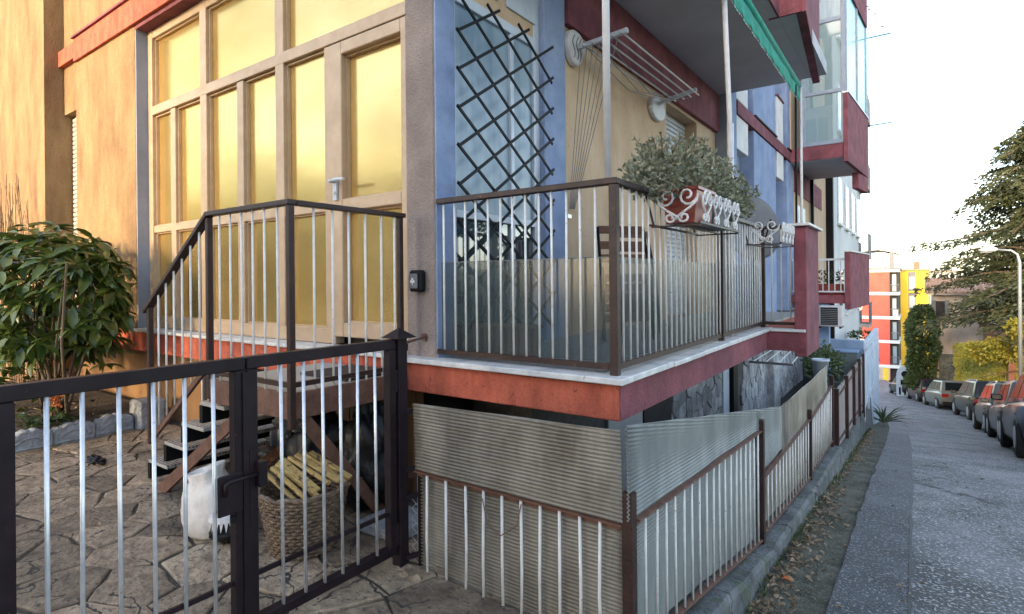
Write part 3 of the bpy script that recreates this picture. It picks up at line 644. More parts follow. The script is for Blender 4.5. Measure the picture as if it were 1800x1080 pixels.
# key safe on the pillar
ks = thing('key_safe',(-2.435,2.44,1.25),'small black key safe with a pale emblem on the corner pillar','key safe')
B(-2.49,-2.385,2.405,2.459,1.256,1.386).build('body','black',ks,bevel=.014); B(-2.475,-2.405,2.392,2.4045,1.275,1.365).build('face','dish',ks,bevel=.006)
em = MB()
for dx,dz in ((0,.014),(-.010,0),(.010,0)): em.tube([(-2.44+dx,2.3915,1.318+dz),(-2.44+dx,2.3895,1.318+dz)],.008,10)
em.bar((-2.44,2.3905,1.298),(-2.44,2.3905,1.318),.005,.002); em.build('emblem','plate',ks)

# ------------------------------------------------------------------ balcony railing and screen
RX, RY = -1.163, 2.46
br = thing('balcony_railing',(RX,RY,.86),'dark brown balcony railing with white bars around the street balcony','railing')
MB().bar((-2.29,RY,1.785),(RX+.024,RY,1.785),.048,.03).build('top_rail','brown',br,bevel=.003)
MB().bar((RX,RY+.025,1.784),(RX,5.64,1.784),.048,.03).build('top_rail','brown',br,bevel=.003)
MB().bar((RX+.025,5.62,1.783),(-.892,5.62,1.783),.04,.03).build('top_rail','brown',br)
MB().bar((-2.30,RY,.905),(RX,RY,.905),.018,.03).build('bottom_rail','brown',br); MB().bar((RX,RY,.905),(RX,5.62,.905),.018,.03).build('bottom_rail','brown',br); MB().bar((RX,5.62,.905),(-.892,5.62,.905),.018,.03).build('bottom_rail','brown',br)
for x,y in ((RX,RY),(RX,4.25),(RX,5.62)): MB().bar((x,y,.862),(x,y,1.77),.04,.04).build('post','brown',br,bevel=.003)
for x in (-2.248,-2.162,-2.084,-2.003,-1.917,-1.836,-1.752,-1.671,-1.588,-1.508,-1.426,-1.345,-1.266):
    tubeobj('bar',(x,RY,.91),(x+random.uniform(-.004,.004),RY,1.775),.0062,'ivory',br)
y = 2.553
while y < 5.57:
    if abs(y-4.25) > .035: tubeobj('bar',(RX,y,.91),(RX+random.uniform(-.002,.002),y+random.uniform(-.004,.004),1.775),.0062,'ivory',br)
    y += .083
for x in (-1.085,-1.005,-.93): tubeobj('bar',(x,5.62,.91),(x,5.62,1.775),.0062,'ivory',br)
wsn = thing('wind_screen',(-1.7,2.5,.88),'tinted see-through wind screen fixed inside the balcony railing','screen')
B(-2.29,-1.19,2.485,2.490,.92,1.425).build('pane','screen',wsn); B(-1.193,-1.188,2.491,5.60,.92,1.43).build('pane','screen',wsn)
B(-2.29,-1.19,2.484,2.491,1.4255,1.431).build('edge_strip','dish',wsn)
tag(MB().tube([(-1.20,2.47,1.80),(-1.205,2.47,3.935)],.018,12).build('support_pole','pvc',smooth=True),'tall pale pole rising from the balcony railing corner to the slab above','pole')
pp = thing('awning_pole',(-1.19,4.62,.86),'pale awning pole standing behind the potted bush','pole')
MB().tube([(-1.19,4.62,.862),(-1.19,4.62,2.6),(-1.18,4.40,3.93)],.02,12).build('shaft','pvc',pp,smooth=True); MB().tube([(-1.20,4.68,1.2),(-1.20,4.68,2.55)],.026,10).build('sleeve','pvc',pp,smooth=True)
# awning
aw = thing('awning',(-1.15,5.6,3.4),'green awning valance with pale fringe hanging under the upper slab','awning')
vb = MB(); N = 120; rows = 4
for i in range(N+1):
    y = 3.3+4.36*i/N
    for j in range(rows+1):
        t = j/rows; vb.v.append((-1.15+.012*math.sin(y*21)*t+.01*mnoise.noise((y*3,t,1)),y,3.62-(.15+.012*abs(math.sin(y*11)))*t))
for i in range(N):
    for j in range(rows): k = i*(rows+1)+j; vb.f.append((k,k+1,k+rows+2,k+rows+1))
vo_ = vb.build('valance','green',aw,smooth=True); sm = vo_.modifiers.new('thick','SOLIDIFY'); sm.thickness = .004
MB().tube([(-1.17,3.3,3.66),(-1.17,7.66,3.66)],.045,12).build('roll','green',aw,smooth=True)
fb = MB()
for i in range(60): y = 3.33+4.3*i/59; z = 3.62-(.15+.012*abs(math.sin(y*11))); fb.tube([(-1.15,y-.02,z),(-1.146,y,z-.018),(-1.15,y+.02,z)],.003,4)
fb.build('fringe','pvc',aw,kind='stuff')
for y in (3.5,7.6): MB().bar((-1.17,y,3.7),(-1.3,y,3.935),.03,.03).build('bracket','alug',aw)
tag(MB().tube([(-1.13,7.62,.862),(-1.13,7.62,3.62)],.016,10).build('awning_rod','pvc',smooth=True),'white rod standing below the far end of the awning','rod')
tag(MB().tube([(-1.18,7.56,.862),(-1.18,7.57,2.5),(-1.15,7.4,3.6)],.012,8).build('awning_rod','black',smooth=True),'thin black crank rod beside the white awning rod','rod')

# trellis on the window
tr = thing('trellis',(-2.24,3.13,.9),'dark green diagonal trellis in front of the tall window','trellis')
y0, y1, zl, zh, st_, sl_ = 2.60, 3.675, .93, 3.10, .232, .66
for s in (1,-1):
    for i in range(-6,16):
        c = .98+st_*i                      # z at the left edge
        pts = []
        a = max(y0, y0+((zl-c)/(sl_*s)) if s > 0 else y0+((c-zh)/sl_)); b = min(y1, y0+((zh-c)/sl_) if s > 0 else y0+((c-zl)/sl_))
        if b-a < .12: continue
        a -= .012; b += .012
        x = -2.235 if s > 0 else -2.247
        MB().bar((x,a,c+sl_*s*(a-y0)),(x,b,c+sl_*s*(b-y0)),.019,.009,upv=(1,0,0)).build('slat','black',tr)
M['black'].node_tree.nodes['Principled BSDF'].inputs['Roughness'].default_value = .6

# wooden planter box on the balcony floor
pb = thing('planter_box',(-2.1,2.75,.86),'brown wooden planter box standing on the balcony below the trellis','planter')
for i in range(11): B(-2.37+i*.048,-2.326+i*.048,2.70,2.715,.865,1.03).build('board','crate',pb)
B(-2.37,-1.845,2.86,2.875,.865,1.03).build('back','crate',pb); B(-2.385,-1.83,2.69,2.885,1.031,1.05).build('lid','crate',pb,bevel=.004)
B(-2.37,-2.355,2.716,2.859,.865,1.03).build('side','crate',pb); B(-1.86,-1.845,2.716,2.859,.865,1.03).build('side','crate',pb); B(-2.35,-1.865,2.72,2.855,.862,.99).build('soil','soil',pb)

# folding chairs leaning on the wall
def fchair(loc, rz, label):
    t = thing('folding_chair',(0,0,0),label,'chair','folding chairs on the balcony')
    for s in (-1,1):
        MB().tube([(s*.2,0,0),(s*.2,.05,.45),(s*.19,.14,.86)],.012,8).build('side_tube','black',t,smooth=True)
        MB().tube([(s*.17,.10,0),(s*.17,.06,.42),(s*.17,.10,.55)],.011,8).build('rear_leg','black',t,smooth=True)
    for z,y in ((.84,.135),(.72,.105),(.62,.09)): B(-.19,.19,y-.006,y+.006,z-.03,z+.03).build('back_slat','crate',t,bevel=.003)
    for k in range(5): B(-.18,.18,.03,.045,.14+k*.075,.20+k*.075).build('seat_slat','crate',t,bevel=.003)
    t.location = loc; t.rotation_euler = (0,0,rz)
fchair((-1.75,3.95,.86),R_(50),'brown slatted folding chair folded on the balcony nearest the railing corner')
fchair((-1.85,4.42,.86),R_(64),'second folding chair folded behind the first on the balcony')

# wall airer
ai = thing('clothes_airer',(-2.3,5,3),'wall mounted clothes airer with rods and hanging cords','airer')
def drum(y, nm):
    mb = MB(); prof = []
    for k in range(24):
        a = 2*math.pi*k/24; prof.append((y+.17*math.cos(a)*(.8+.2*math.sin(a)), 3.235+.145*math.sin(a)))
    mb.prism(prof,'x',-2.334,-2.27); o = mb.build(nm,'pvc',ai,bevel=.012)
    wv = MB()
    for q in (-.06,0,.05): wv.tube([(-2.267,y+q+.02*math.sin(k*.9),3.14+.19*k/8) for k in range(9)],.004,5)
    wv.build('moulded_wave','dish',o); return o
drum(4.13,'cord_drum')
MB().prism([(5.98+.2*math.cos(2*math.pi*k/20),3.18+.13*math.sin(2*math.pi*k/20)) for k in range(20)],'x',-2.334,-2.28).build('cord_drum','pvc',ai,bevel=.01)
MB().bar((-2.27,4.15,3.245),(-1.83,4.15,3.275),.035,.04).build('arm','alug',ai,bevel=.004); MB().bar((-2.28,5.95,3.23),(-1.86,5.95,3.30),.035,.04).build('arm','alug',ai,bevel=.004)
for i,x in enumerate((-2.2,-2.12,-2.03,-1.95,-1.87)):
    zz = 3.26+(x+2.27)*.07; tubeobj('rod',(x,4.1,zz-.03),(x,6.05,zz-.02),.008,'pvc',ai,6)
for i in range(7):
    x0 = -2.24+i*.055; MB().tube([(x0,4.14,3.24),(-2.31+i*.004,4.05+i*.006,1.90)],.0032,5).build('cord','dish',ai)
for i in range(3): MB().tube([(-2.2+i*.1,4.15,3.23),(-2.2+i*.1,5.0,3.10-.03*i),(-2.15+i*.1,5.95,3.22)],.0035,5).build('slack_cord','dish',ai)
MB().bar((-2.32,4.02,1.84),(-2.32,4.08,1.84),.02,.03).build('cleat','zinc',ai)

# ------------------------------------------------------------------ scroll planters
def scroll(u0,u1,v0,v1):
    """heart shaped scroll outline as point lists in a (u,v) frame"""
    W = (u1-u0)/2; H = v1-v0; cu = (u0+u1)/2; out = []
    for s in (-1,1):
        p = []
        for k in range(15):                # upper spiral, inside out
            a = -2.6*math.pi+k/14*2.6*math.pi; r = .10+.32*(k/14)**1.2
            p.append((s*(.46+r*math.cos(a)*1.05), .68+r*math.sin(a)*.66))
        p += [(s*.86,.52),(s*.55,.36),(s*.22,.23),(s*.04,.16),(s*.05,.05)]
        for k in range(10):                # lower curl
            a = math.pi+k/9*2.2*math.pi; r = .24-.14*k/9; p.append((s*(.30+r*math.cos(a)), .12+r*math.sin(a)*.55))
        out.append([(cu+W*a,v0+H*b) for a,b in p])
    return out
def holder(label, y0, y1, nh, pot):
    t = thing('scroll_planter_holder',(-1.0,y0,1.6),label,'plant holder','scroll planter holders on the railing')
    for x in (-1.14,-1.01,-.885): MB().bar((x,y0-.02,1.603),(x,y1,1.603),.016,.010).build('shelf_bar','brown',t)
    for y in (y0,y1-.01): MB().bar((-1.14,y,1.594),(-.885,y,1.594),.016,.008).build('cross_bar','brown',t)
    mb = MB()
    for pts in scroll(-1.125,-.885,1.612,1.81): mb.tube([(a,y0,b) for a,b in pts],.0065,6)
    mb.build('end_scroll','whitemetal',t,smooth=True)
    w = (y1-y0)/nh
    for i in range(nh):
        mb = MB()
        for pts in scroll(y0+i*w+.01,y0+(i+1)*w-.01,1.612,1.80): mb.tube([(-.885+.012*(b-1.6)/.2,a,b) for a,b in pts],.0065,6)
        mb.build('side_scroll','whitemetal',t,smooth=True)
    for y in (y0+.03,y1-.03): MB().tube([(-1.14,y,1.60),(-1.165,y,1.70),(-1.19,y,1.80),(-1.15,y,1.812)],.006,6).build('hook','brown',t)
holder('heart scroll planter holder carrying the red pot near the railing corner',2.87,3.62,4,True)
holder('empty heart scroll planter holder beside the maroon end wall',4.95,5.52,4,False)
pt = MB()
for (w,z) in ((.075,1.612),(.092,1.78),(.102,1.782),(.102,1.80),(.088,1.80),(.084,1.76)):
    for x,y in ((-1.01-w,2.98-w*.6),(-1.01+w,2.98-w*.6),(-1.01+w,3.20+w*.3),(-1.01-w,3.20+w*.3)): pt.v.append((x,y,z))
for i in range(5):
    for j in range(4): pt.f.append((i*4+j,i*4+(j+1)%4,i*4+4+(j+1)%4,i*4+4+j))
pt.f += [(3,2,1,0),(20,21,22,23)]
tag(pt.build('planter_pot','terra',bevel=.004),'red plastic trough pot inside the heart scroll holder','pot')

d2 = MB()
for (w,z) in ((.072,1.612),(.088,1.77),(.096,1.772),(.096,1.79),(.082,1.79),(.078,1.75)):
    for x,y in ((-1.01-w,3.32-w*.4),(-1.01+w,3.32-w*.4),(-1.01+w,3.56+w*.3),(-1.01-w,3.56+w*.3)): d2.v.append((x,y,z))
d2.f = list(pt.f); tag(d2.build('planter_pot','dish',bevel=.004),'dark grey trough pot behind the red one in the heart scroll holder','pot')

# ------------------------------------------------------------------ foliage helpers
def rv(s=1): return Vector((random.uniform(-s,s),random.uniform(-s,s),random.uniform(-s,s)))
def leafpts(L, W, fold=.12, droop=.15):
    return [(0,0,0),(.3*L,W*.42,fold*W),(.3*L,0,0),(.3*L,-W*.42,fold*W),(.65*L,W*.36,fold*W-droop*L*.3),(.65*L,0,-droop*L*.3),(.65*L,-W*.36,fold*W-droop*L*.3),(L,0,-droop*L)]
LF = [(0,2,1),(0,3,2),(1,2,5,4),(2,3,6,5),(4,5,7),(5,6,7)]
def frame(d, roll=0):
    d = d.normalized(); u = Vector((0,0,1))
    if abs(d.z) > .95: u = Vector((1,0,0))
    s = u.cross(d).normalized(); n = d.cross(s)
    q = Quaternion(d, roll); s = q@s; n = q@n
    return Matrix((d,s,n)).transposed()
def addleaf(mb, p, d, L, W, roll=0, fold=.12, droop=.15):
    f = frame(d,roll); mb.add([p+f@Vector(q) for q in leafpts(L,W,fold,droop)], LF)
def addquad(mb, p, d, L, W, roll=0):
    f = frame(d,roll); mb.add([p+f@Vector(q) for q in ((0,0,0),(L*.5,W*.5,.1*W),(L,0,0),(L*.5,-W*.5,.1*W))],[(0,3,2),(0,2,1)])

# potted jade-like bush
bs = thing('potted_bush',(-1.05,3.3,1.78),'dense grey green bush spreading over the balcony railing from the red pot','bush')
fo = MB(); bo = MB()
lumps = [((-1.10,2.95,1.86),(.20,.30,.13)),((-1.14,3.30,1.96),(.26,.40,.17)),((-1.20,3.85,1.95),(.28,.45,.16)),((-1.16,4.12,1.92),(.26,.38,.15)),((-1.14,4.30,1.86),(.2,.24,.12)),((-1.05,3.7,1.80),(.14,.5,.12))]
for i in range(1500):
    c, r = random.choice(lumps); d = rv(); 
    if d.length < .1: continue
    d.normalize(); k = random.uniform(.62,1.04); p = Vector((c[0]+d.x*r[0]*k, c[1]+d.y*r[1]*k, c[2]+d.z*r[2]*k))
    if p.z < 1.66: continue
    for j in range(5):
        dd = (d*.6+rv(.9)+Vector((0,0,.35))); addquad(fo,p+rv(.014),dd,random.uniform(.024,.042),random.uniform(.014,.024),random.uniform(0,6.3))
for i in range(34):                           # loose sprigs and bare tips
    c, r = random.choice(lumps[:4]); d = rv(); d.z = abs(d.z)+.4; d.normalize()
    p = Vector((c[0]+d.x*r[0]*.8, c[1]+d.y*r[1]*.8, c[2]+d.z*r[2]*.8)); q = p+d*random.uniform(.06,.15)
    bo.tube([p,p*.5+q*.5+rv(.015),q],.003,4)
    for j in range(6): addquad(fo,p.lerp(q,random.uniform(.4,1)),d+rv(.9),.03,.015,random.uniform(0,6))
for i in range(16): c, r = random.choice(lumps); bo.tube([(-1.02,random.uniform(3.0,3.5),1.78),(c[0]+random.uniform(-.1,.1),(c[1]+3.3)/2,1.86),(c[0],c[1]+random.uniform(-.2,.2),c[2])],[.012,.008,.004],5)
fo.build('foliage','leafb',bs,kind='stuff'); bo.build('stems','twig',bs)

# satellite dish
sd_ = thing('satellite_dish',(-1.42,6.35,.86),'dark grey satellite dish on a short mast behind the railing','satellite dish')
mb = MB(); nrm = Vector((.72,-.66,.22)).normalized(); fm = frame(nrm); c0 = Vector((-1.42,6.35,1.86)); n = 28
for r,h in ((0,-.05),(.10,-.045),(.20,-.03),(.30,-.008),(.335,0),(.335,.008),(.30,.002),(.2,-.018),(0,-.035)):
    for j in range(n): a = 2*math.pi*j/n; mb.v.append(tuple(c0+fm@Vector((h,r*math.cos(a),r*1.08*math.sin(a)))))
for i in range(8):
    for j in range(n): mb.f.append((i*n+j,i*n+(j+1)%n,(i+1)*n+(j+1)%n,(i+1)*n+j))
mb.build('reflector','dish',sd_,smooth=True)
MB().tube([(-1.42,6.37,.862),(-1.42,6.37,1.85)],.02,8).build('mast','black',sd_); MB().tube([c0+Vector((.05,-.1,-.2)),c0+nrm*.2+Vector((0,0,-.25)),c0+nrm*.32+Vector((0,0,-.02))],.008,6).build('feed_arm','black',sd_)
MB().tube([c0+Vector((-.02,.02,.28)),c0+Vector((.03,-.05,.36)),c0+Vector((.08,-.1,.42))],.004,5).tube([c0+Vector((.0,0,.3)),c0+Vector((-.03,.02,.37))],.004,5).build('cable_tip','black',sd_)
# small folding line below the balcony
dr_ = thing('drying_frame',(-1.5,8.6,.1),'small pale drying frame fixed to the stone wall below the balcony','airer')
MB().bar((-1.9,8.3,.16),(-1.35,8.3,.16),.03,.03).build('bar','dish',dr_)
for i in range(4): MB().tube([(-1.85+i*.16,8.3,.17),(-1.75+i*.16,9.6,.27+.05*i)],.008,5).build('rod','pvc',dr_)

# ------------------------------------------------------------------ courtyard: planting bed and shrub
bed = B(-9.2,-5.86,1.25,2.43,-.03,.13).build('planting_bed','soil'); bed['kind'] = 'structure'
edge = thing('bed_edging',(-5.8,1.7,0),'carved grey stone edging around the shrub bed','edging')
def eblock(y0,y1,x,par):
    n = 10; top = [(y0+(y1-y0)*k/n, .115+.045*math.sin(math.pi*k/n)+.01*math.sin(k*2.2)) for k in range(n+1)]
    MB().prism([(y0,-.03)]+top+[(y1,-.03)],'x',x-.05,x+.05).build('edging_block','carved',par,bevel=.008)
    mb = MB(); mb.tube([(x+.052,y0+.04+(y1-y0-.08)*k/8,.05+.05*math.sin(math.pi*k/8)) for k in range(9)],.007,5); mb.tube([(x+.052,y0+.02,.015),(x+.052,y1-.02,.015)],.008,5); mb.build('carved_moulding','carved',par)
for i in range(3): eblock(1.28+i*.30,1.575+i*.30,-5.80-.02*i,edge)
B(-5.95,-5.72,2.19,2.42,-.03,.25).build('end_block','carved',edge,bevel=.02)
for i in range(3): B(-6.2-.36*i,-5.86-.36*i,1.20,1.28,-.03,.14).build('edging_block','carved',edge,bevel=.02)
lm = MB(); lm.add(leafpts(1,.42,.14,.2),LF)
sb = thing('leafy_shrub',(-6.6,1.8,.12),'large glossy dark green shrub in the bed at the left','shrub')
lsrc = lm.build('leaf','leafd',smooth=True); lsrc.data.transform(Matrix.Translation(ORG[lsrc.name])); lsrc.parent = sb
allv = []
C = Vector((-7.0,1.80,1.18)); rad = Vector((1.6,.54,.72))
for i in range(430):
    d = rv(); d.normalize()
    if d.z < -.75: d.z = -.75
    k = random.uniform(.72,1.0); p = C+Vector((d.x*rad.x,d.y*rad.y,d.z*rad.z))*k
    if d.x > .35 and p.z < .72: continue
    nl = random.randint(6,9)
    for j in range(nl):
        a = 2*math.pi*j/nl+random.uniform(-.3,.3); out = Vector((d.x,d.y,max(d.z,.1)+.35)).normalized(); f = frame(out)
        dd = f@Vector((random.uniform(.1,.55),math.cos(a),math.sin(a))); dd.z -= .25
        allv.append((p+rv(.02),dd,random.uniform(.09,.24),random.uniform(-.6,.6)))
for (x,y,z) in ((-5.75,1.95,.62),(-5.7,1.8,.50),(-5.85,2.05,.72)):
    for j in range(8): a = j*.8; allv.append((Vector((x,y,z)),Vector((math.cos(a),math.sin(a),-.1)),random.uniform(.10,.16),0))
for i in range(420):                       # low leaves
    p = Vector((random.uniform(-8.6,-6.15),random.uniform(1.2,2.0),random.uniform(.15,.85))); allv.append((p,Vector((random.uniform(-.2,1),random.uniform(-1,.4),random.uniform(-.1,.6))),random.uniform(.10,.2),random.uniform(-.6,.6)))
allv.sort(key=lambda q:(q[0]-Vector((0,0,1.3))).length)
rest = MB(); first = True
for i,(p,d,L,ro) in enumerate(allv):
    if i < 300:
        o = lsrc if first else piece(lsrc,sb,(0,0,0)); first = False
        o.matrix_local = Matrix.Translation(p-ORG[sb.name])@frame(d,ro).to_4x4()@Matrix.Diagonal((L,L,L,1))
    else: addleaf(rest,p,d,L,L*.42,ro)
rest.build('foliage','leafd',sb,kind='stuff',smooth=True)
for i in range(16):
    x = -6.25+random.uniform(-.35,.35); q = Vector((x+random.uniform(-.5,.6),1.75+random.uniform(-.3,.3),random.uniform(1.0,1.5)))
    MB().tube([(x,1.72,.1),Vector((x,1.72,.1)).lerp(q,.5)+rv(.05),q],[.016,.012,.006],5).build('stem','bark',sb,smooth=True)
tw = thing('bare_twigs',(-8.7,2.1,.13),'bare reddish twigs rising above the shrub at the far left','shrub'); mb = MB()
for i in range(26):
    x = random.uniform(-9.7,-8.3); z1 = random.uniform(2.0,2.7); p = Vector((x+.1,2.1,.13)); q = Vector((x+random.uniform(-.25,.25),2.05+random.uniform(-.1,.1),z1))
    mb.tube([p,p.lerp(q,.6)+rv(.05),q],[.009,.006,.003],4)
    for j in range(3): a = p.lerp(q,random.uniform(.7,.95)); mb.tube([a,a+Vector((random.uniform(-.12,.12),0,random.uniform(.08,.2)))],.003,4)
mb.build('twigs','twig',tw,kind='stuff')
bp_ = thing('bedding_plant',(-5.95,1.55,.13),'small green plant with an orange flower head by the stone edging','plant'); mb = MB()
for i in range(34):
    a = random.uniform(0,6.28); addleaf(mb,Vector((-5.93+random.uniform(-.08,.08),1.55+random.uniform(-.14,.2),.14)),Vector((math.cos(a),math.sin(a),random.uniform(.3,1.4))),random.uniform(.12,.24),.045,0,.2,.35)
mb.build('foliage','leafi',bp_,kind='stuff'); mb = MB()
for i in range(50): addquad(mb,Vector((-5.98,1.66,.33))+rv(.035),rv(),.04,.03)
M['flower'] = mat('orange_flower',(.35,.08,.02),(.45,.16,.05),scale=40,rough=.7); mb.build('flower_head','flower',bp_,kind='stuff')

# ------------------------------------------------------------------ courtyard: bags, basket, planks
def blob(name, m, c, r, seed, parent=None, amp=.18, fr=2.2, sub=4, flat=True, pinch=0):
    me = bpy.data.meshes.new(name); bm = bmesh.new(); bmesh.ops.create_icosphere(bm,subdivisions=sub,radius=1)
    for v in bm.verts:
        p = v.co.copy(); n1 = mnoise.noise(p*fr+Vector((seed,0,0))); n2 = abs(mnoise.noise(p*fr*2.6+Vector((0,seed,0)))); n3 = abs(mnoise.noise(p*fr*6+Vector((seed,seed,0))))
        k = 1+amp*(n1-.8*n2-.45*n3); q = Vector((p.x*r[0],p.y*r[1],p.z*r[2]))*k
        if pinch and p.z > .3: f = 1-pinch*(p.z-.3)/.7; q.x *= f; q.y *= f
        if flat and q.z < -r[2]*.82: q.z = -r[2]*.82
        v.co = q
    bm.to_mesh(me); bm.free(); me.materials.append(M[m]); me.polygons.foreach_set('use_smooth',[True]*len(me.polygons))
    o = bpy.data.objects.new(name,me); COL.objects.link(o); off = Vector((0,0,r[2]*.82 if flat else 0))
    if parent: o.parent = parent; o.location = Vector(c)+off-ORG[parent.name]
    else: o.location = Vector(c)+off
    ORG[o.name] = Vector(c)+off
    return o
mb = MB(); N = 40; SC = Vector((-3.06,1.50,0))
prof = [(.0,.0),(.105,.0),(.125,.03),(.135,.10),(.128,.18),(.118,.25),(.105,.31),(.085,.35),(.095,.39),(.088,.40),(.07,.36),(.05,.33),(.0,.32)]
for i,(r,z) in enumerate(prof):
    for j in range(N):
        a = 2*math.pi*j/N; f = min(1,z/.12)
        q = 1+f*(.10*math.sin(3*a+z*9)+.07*abs(math.sin(4.5*a-z*14))+.05*mnoise.noise((math.cos(a)*3,math.sin(a)*3,z*14))+.10*mnoise.noise((math.cos(a)*1.3,math.sin(a)*1.3,z*5+4)))
        mb.v.append((SC.x+r*q*math.cos(a)*1.08-z*z*.18, SC.y+r*q*math.sin(a)*.86, z*.84*(1+.10*math.sin(a+1)*f)))
for i in range(len(prof)-1):
    for j in range(N): mb.f.append((i*N+j,i*N+(j+1)%N,(i+1)*N+(j+1)%N,(i+1)*N+j))
tag(mb.build('woven_sack','sack',smooth=True),'crumpled white woven sack standing open under the stair','sack')
sk = thing('small_bag',(-2.88,1.50,0),'small black bag with a torn white top on the paving beside the white sack','bag')
blob('bag_body','blackbag',(-2.88,1.50,0),(.09,.08,.085),8.2,sk,amp=.2); mb = MB()
for k in range(22):
    a = 2*math.pi*k/22; r = .083; mb.add([(-2.88+r*math.cos(a-.13),1.50+r*.9*math.sin(a-.13),.125),(-2.88+r*math.cos(a+.13),1.50+r*.9*math.sin(a+.13),.125),(-2.88+(r+.012)*math.cos(a),1.50+(r+.012)*.9*math.sin(a),.075)],[(0,1,2)])
mb.lathe([(.086,.12),(.078,.145),(.05,.155)],22,(-2.88,1.50,0)); mb.build('torn_rim','pvc',sk)
tag(blob('rubbish_bag','blackbag',(-2.92,2.08,0),(.22,.2,.33),1.7,amp=.32,pinch=.4),'tall black rubbish bag slumped under the landing','bag')
tag(blob('rubbish_bag','blackbag',(-2.62,2.20,0),(.2,.17,.36),5.5,amp=.28,pinch=.35),'black rubbish bag nearest the gate post behind the diagonal brace','bag')
M['greycloth'] = mat('grey_cloth',(.10,.095,.09),(.19,.18,.17),scale=30,rough=.95,bump=.6,bscale=90)
tag(blob('cloth_bundle','greycloth',(-3.02,2.0,.42),(.13,.12,.12),9.3,amp=.4,fr=3),'rumpled grey cloth bundle lying on the tall rubbish bag','cloth')
tag(blob('dropped_cloth','blackbag',(-4.93,1.60,.0),(.13,.05,.03),4.4,amp=.6,fr=3),'crumpled black cloth dropped on the courtyard paving','cloth')
bk = thing('wicker_basket',(-2.50,1.69,0),'round brown wicker basket of planks under the landing','basket')
BC = (-2.50,1.69); nst = 26
def brad(z): return .145+.06*min(1,z/.30)
for i in range(nst):
    a = 2*math.pi*i/nst; MB().tube([(BC[0]+brad(z)*math.cos(a),BC[1]+brad(z)*math.sin(a),z) for z in (.005,.1,.2,.295)],.005,5).build('stake','wicker',bk)
for k in range(16):
    z = .012+k*.0178; pts = []
    for j in range(nst*2+1):
        a = 2*math.pi*j/(nst*2)+(.0 if k%2 else math.pi/nst); r = brad(z)+.008*(1 if j%2 else -1); pts.append((BC[0]+r*math.cos(a),BC[1]+r*math.sin(a),z+random.uniform(-.002,.002)))
    MB().tube(pts,.0095,6,cap=False).build('weave_strand','wicker',bk,smooth=True)
mb = MB()
for o_ in (0,math.pi/2): mb.tube([(BC[0]+(brad(.3)+.004*math.sin(j*.9+o_))*math.cos(2*math.pi*j/64),BC[1]+(brad(.3)+.004*math.sin(j*.9+o_))*math.sin(2*math.pi*j/64),.30+.008*math.cos(j*.9+o_)) for j in range(65)],.010,6,cap=False)
mb.build('braided_rim','wicker',bk,smooth=True); MB().lathe([(.0,.004),(.14,.004),(.14,.012),(0,.012)],24,(*BC,0)).build('base','wicker',bk)
pl = ['worn stick of timber at the near edge of the basket','second timber stick from the near edge of the basket','third timber stick from the near edge, stained','smooth yellow plank fourth from the near edge of the basket','fifth timber stick from the near edge of the basket','sixth timber stick from the near edge, weathered','seventh timber stick from the near edge of the basket','timber stick at the far edge of the basket, leaning highest']
for i in range(8):
    dv = Vector((.80,.16+.02*i+random.uniform(-.05,.05),-.42+random.uniform(-.07,.05))).normalized()
    p = Vector((-2.65+.012*abs(i-3),1.56+.034*i,.385+.006*i+random.uniform(-.012,.012))); L = random.uniform(.26,.32)
    tag(MB().bar(p,p+dv*L,(.042 if i == 3 else random.uniform(.020,.028)),random.uniform(.014,.022),upv=(.36,random.uniform(-.25,.25),.93)).build('timber_stick','wood',bevel=.003),pl[i],'timber','timber sticks in the wicker basket')
tag(B(-2.42,-2.12,1.95,2.25,.0,.06).build('flat_slab','carved',bevel=.01),'flat dark slab lying behind the basket by the gate','slab')
# fallen leaves
def litter(mb, n, fx, fy, fz, s):
    for i in range(n):
        y = fy(); x = fx(y); p = Vector((x,y,fz(x,y)+random.uniform(.002,.012))); a = random.uniform(0,6.28)
        addleaf(mb,p,Vector((math.cos(a),math.sin(a),random.uniform(-.15,.35))),random.uniform(.6,1.3)*s,random.uniform(.3,.6)*s,random.uniform(-.7,.7),random.uniform(.1,.5),random.uniform(-.3,.4))
mb = MB()
litter(mb,420,lambda y: -.70+abs(random.gauss(0,.10)),lambda: random.triangular(2.2,7,3.2),lambda x,y: zr(y),.045)
litter(mb,380,lambda y: -.72-(y>8)*(y-8)*.02+abs(random.gauss(0,.07)),lambda: random.uniform(4,15),lambda x,y: zr(y),.05)
litter(mb,60,lambda y: random.uniform(-.6,.6),lambda: random.uniform(3,12),lambda x,y: zr(y)+.006,.04)
lo_ = mb.build('fallen_leaves','litter',kind='stuff'); lo_['label'] = 'dry brown leaves scattered along the verge'; lo_['category'] = 'leaves'
mb = MB(); litter(mb,70,lambda y: random.uniform(-5.6,-1.2),lambda: random.uniform(.6,2.3),lambda x,y: 0,.04); litter(mb,60,lambda y: random.uniform(-7,-5.9),lambda: random.uniform(1.3,2),lambda x,y: .13,.06)
lo_ = mb.build('fallen_leaves','litter',kind='stuff'); lo_['label'] = 'dry brown leaves scattered in the courtyard'; lo_['category'] = 'leaves'
mb = MB()
for i in range(900):                        # moss and weeds along the wall foot
    y = random.uniform(2.2,16); x = -.735-(max(0,y-8))*.028+abs(random.gauss(0,.03)); addquad(mb,Vector((x,y,zr(y)-.005)),Vector((random.uniform(-.4,.8),random.uniform(-.6,.6),random.uniform(.5,1.2))),random.uniform(.02,.06),.012,random.uniform(0,6))
wo = mb.build('weeds','leafi',kind='stuff'); wo['label'] = 'small green weeds along the foot of the low wall'; wo['category'] = 'weeds'
tag(MB().add(leafpts(.06,.05,.3,.1),LF).build('orange_leaf','flower'),'bright orange leaf lying on the verge','leaf').location = (-.62,3.55,zr(3.55)+.015)

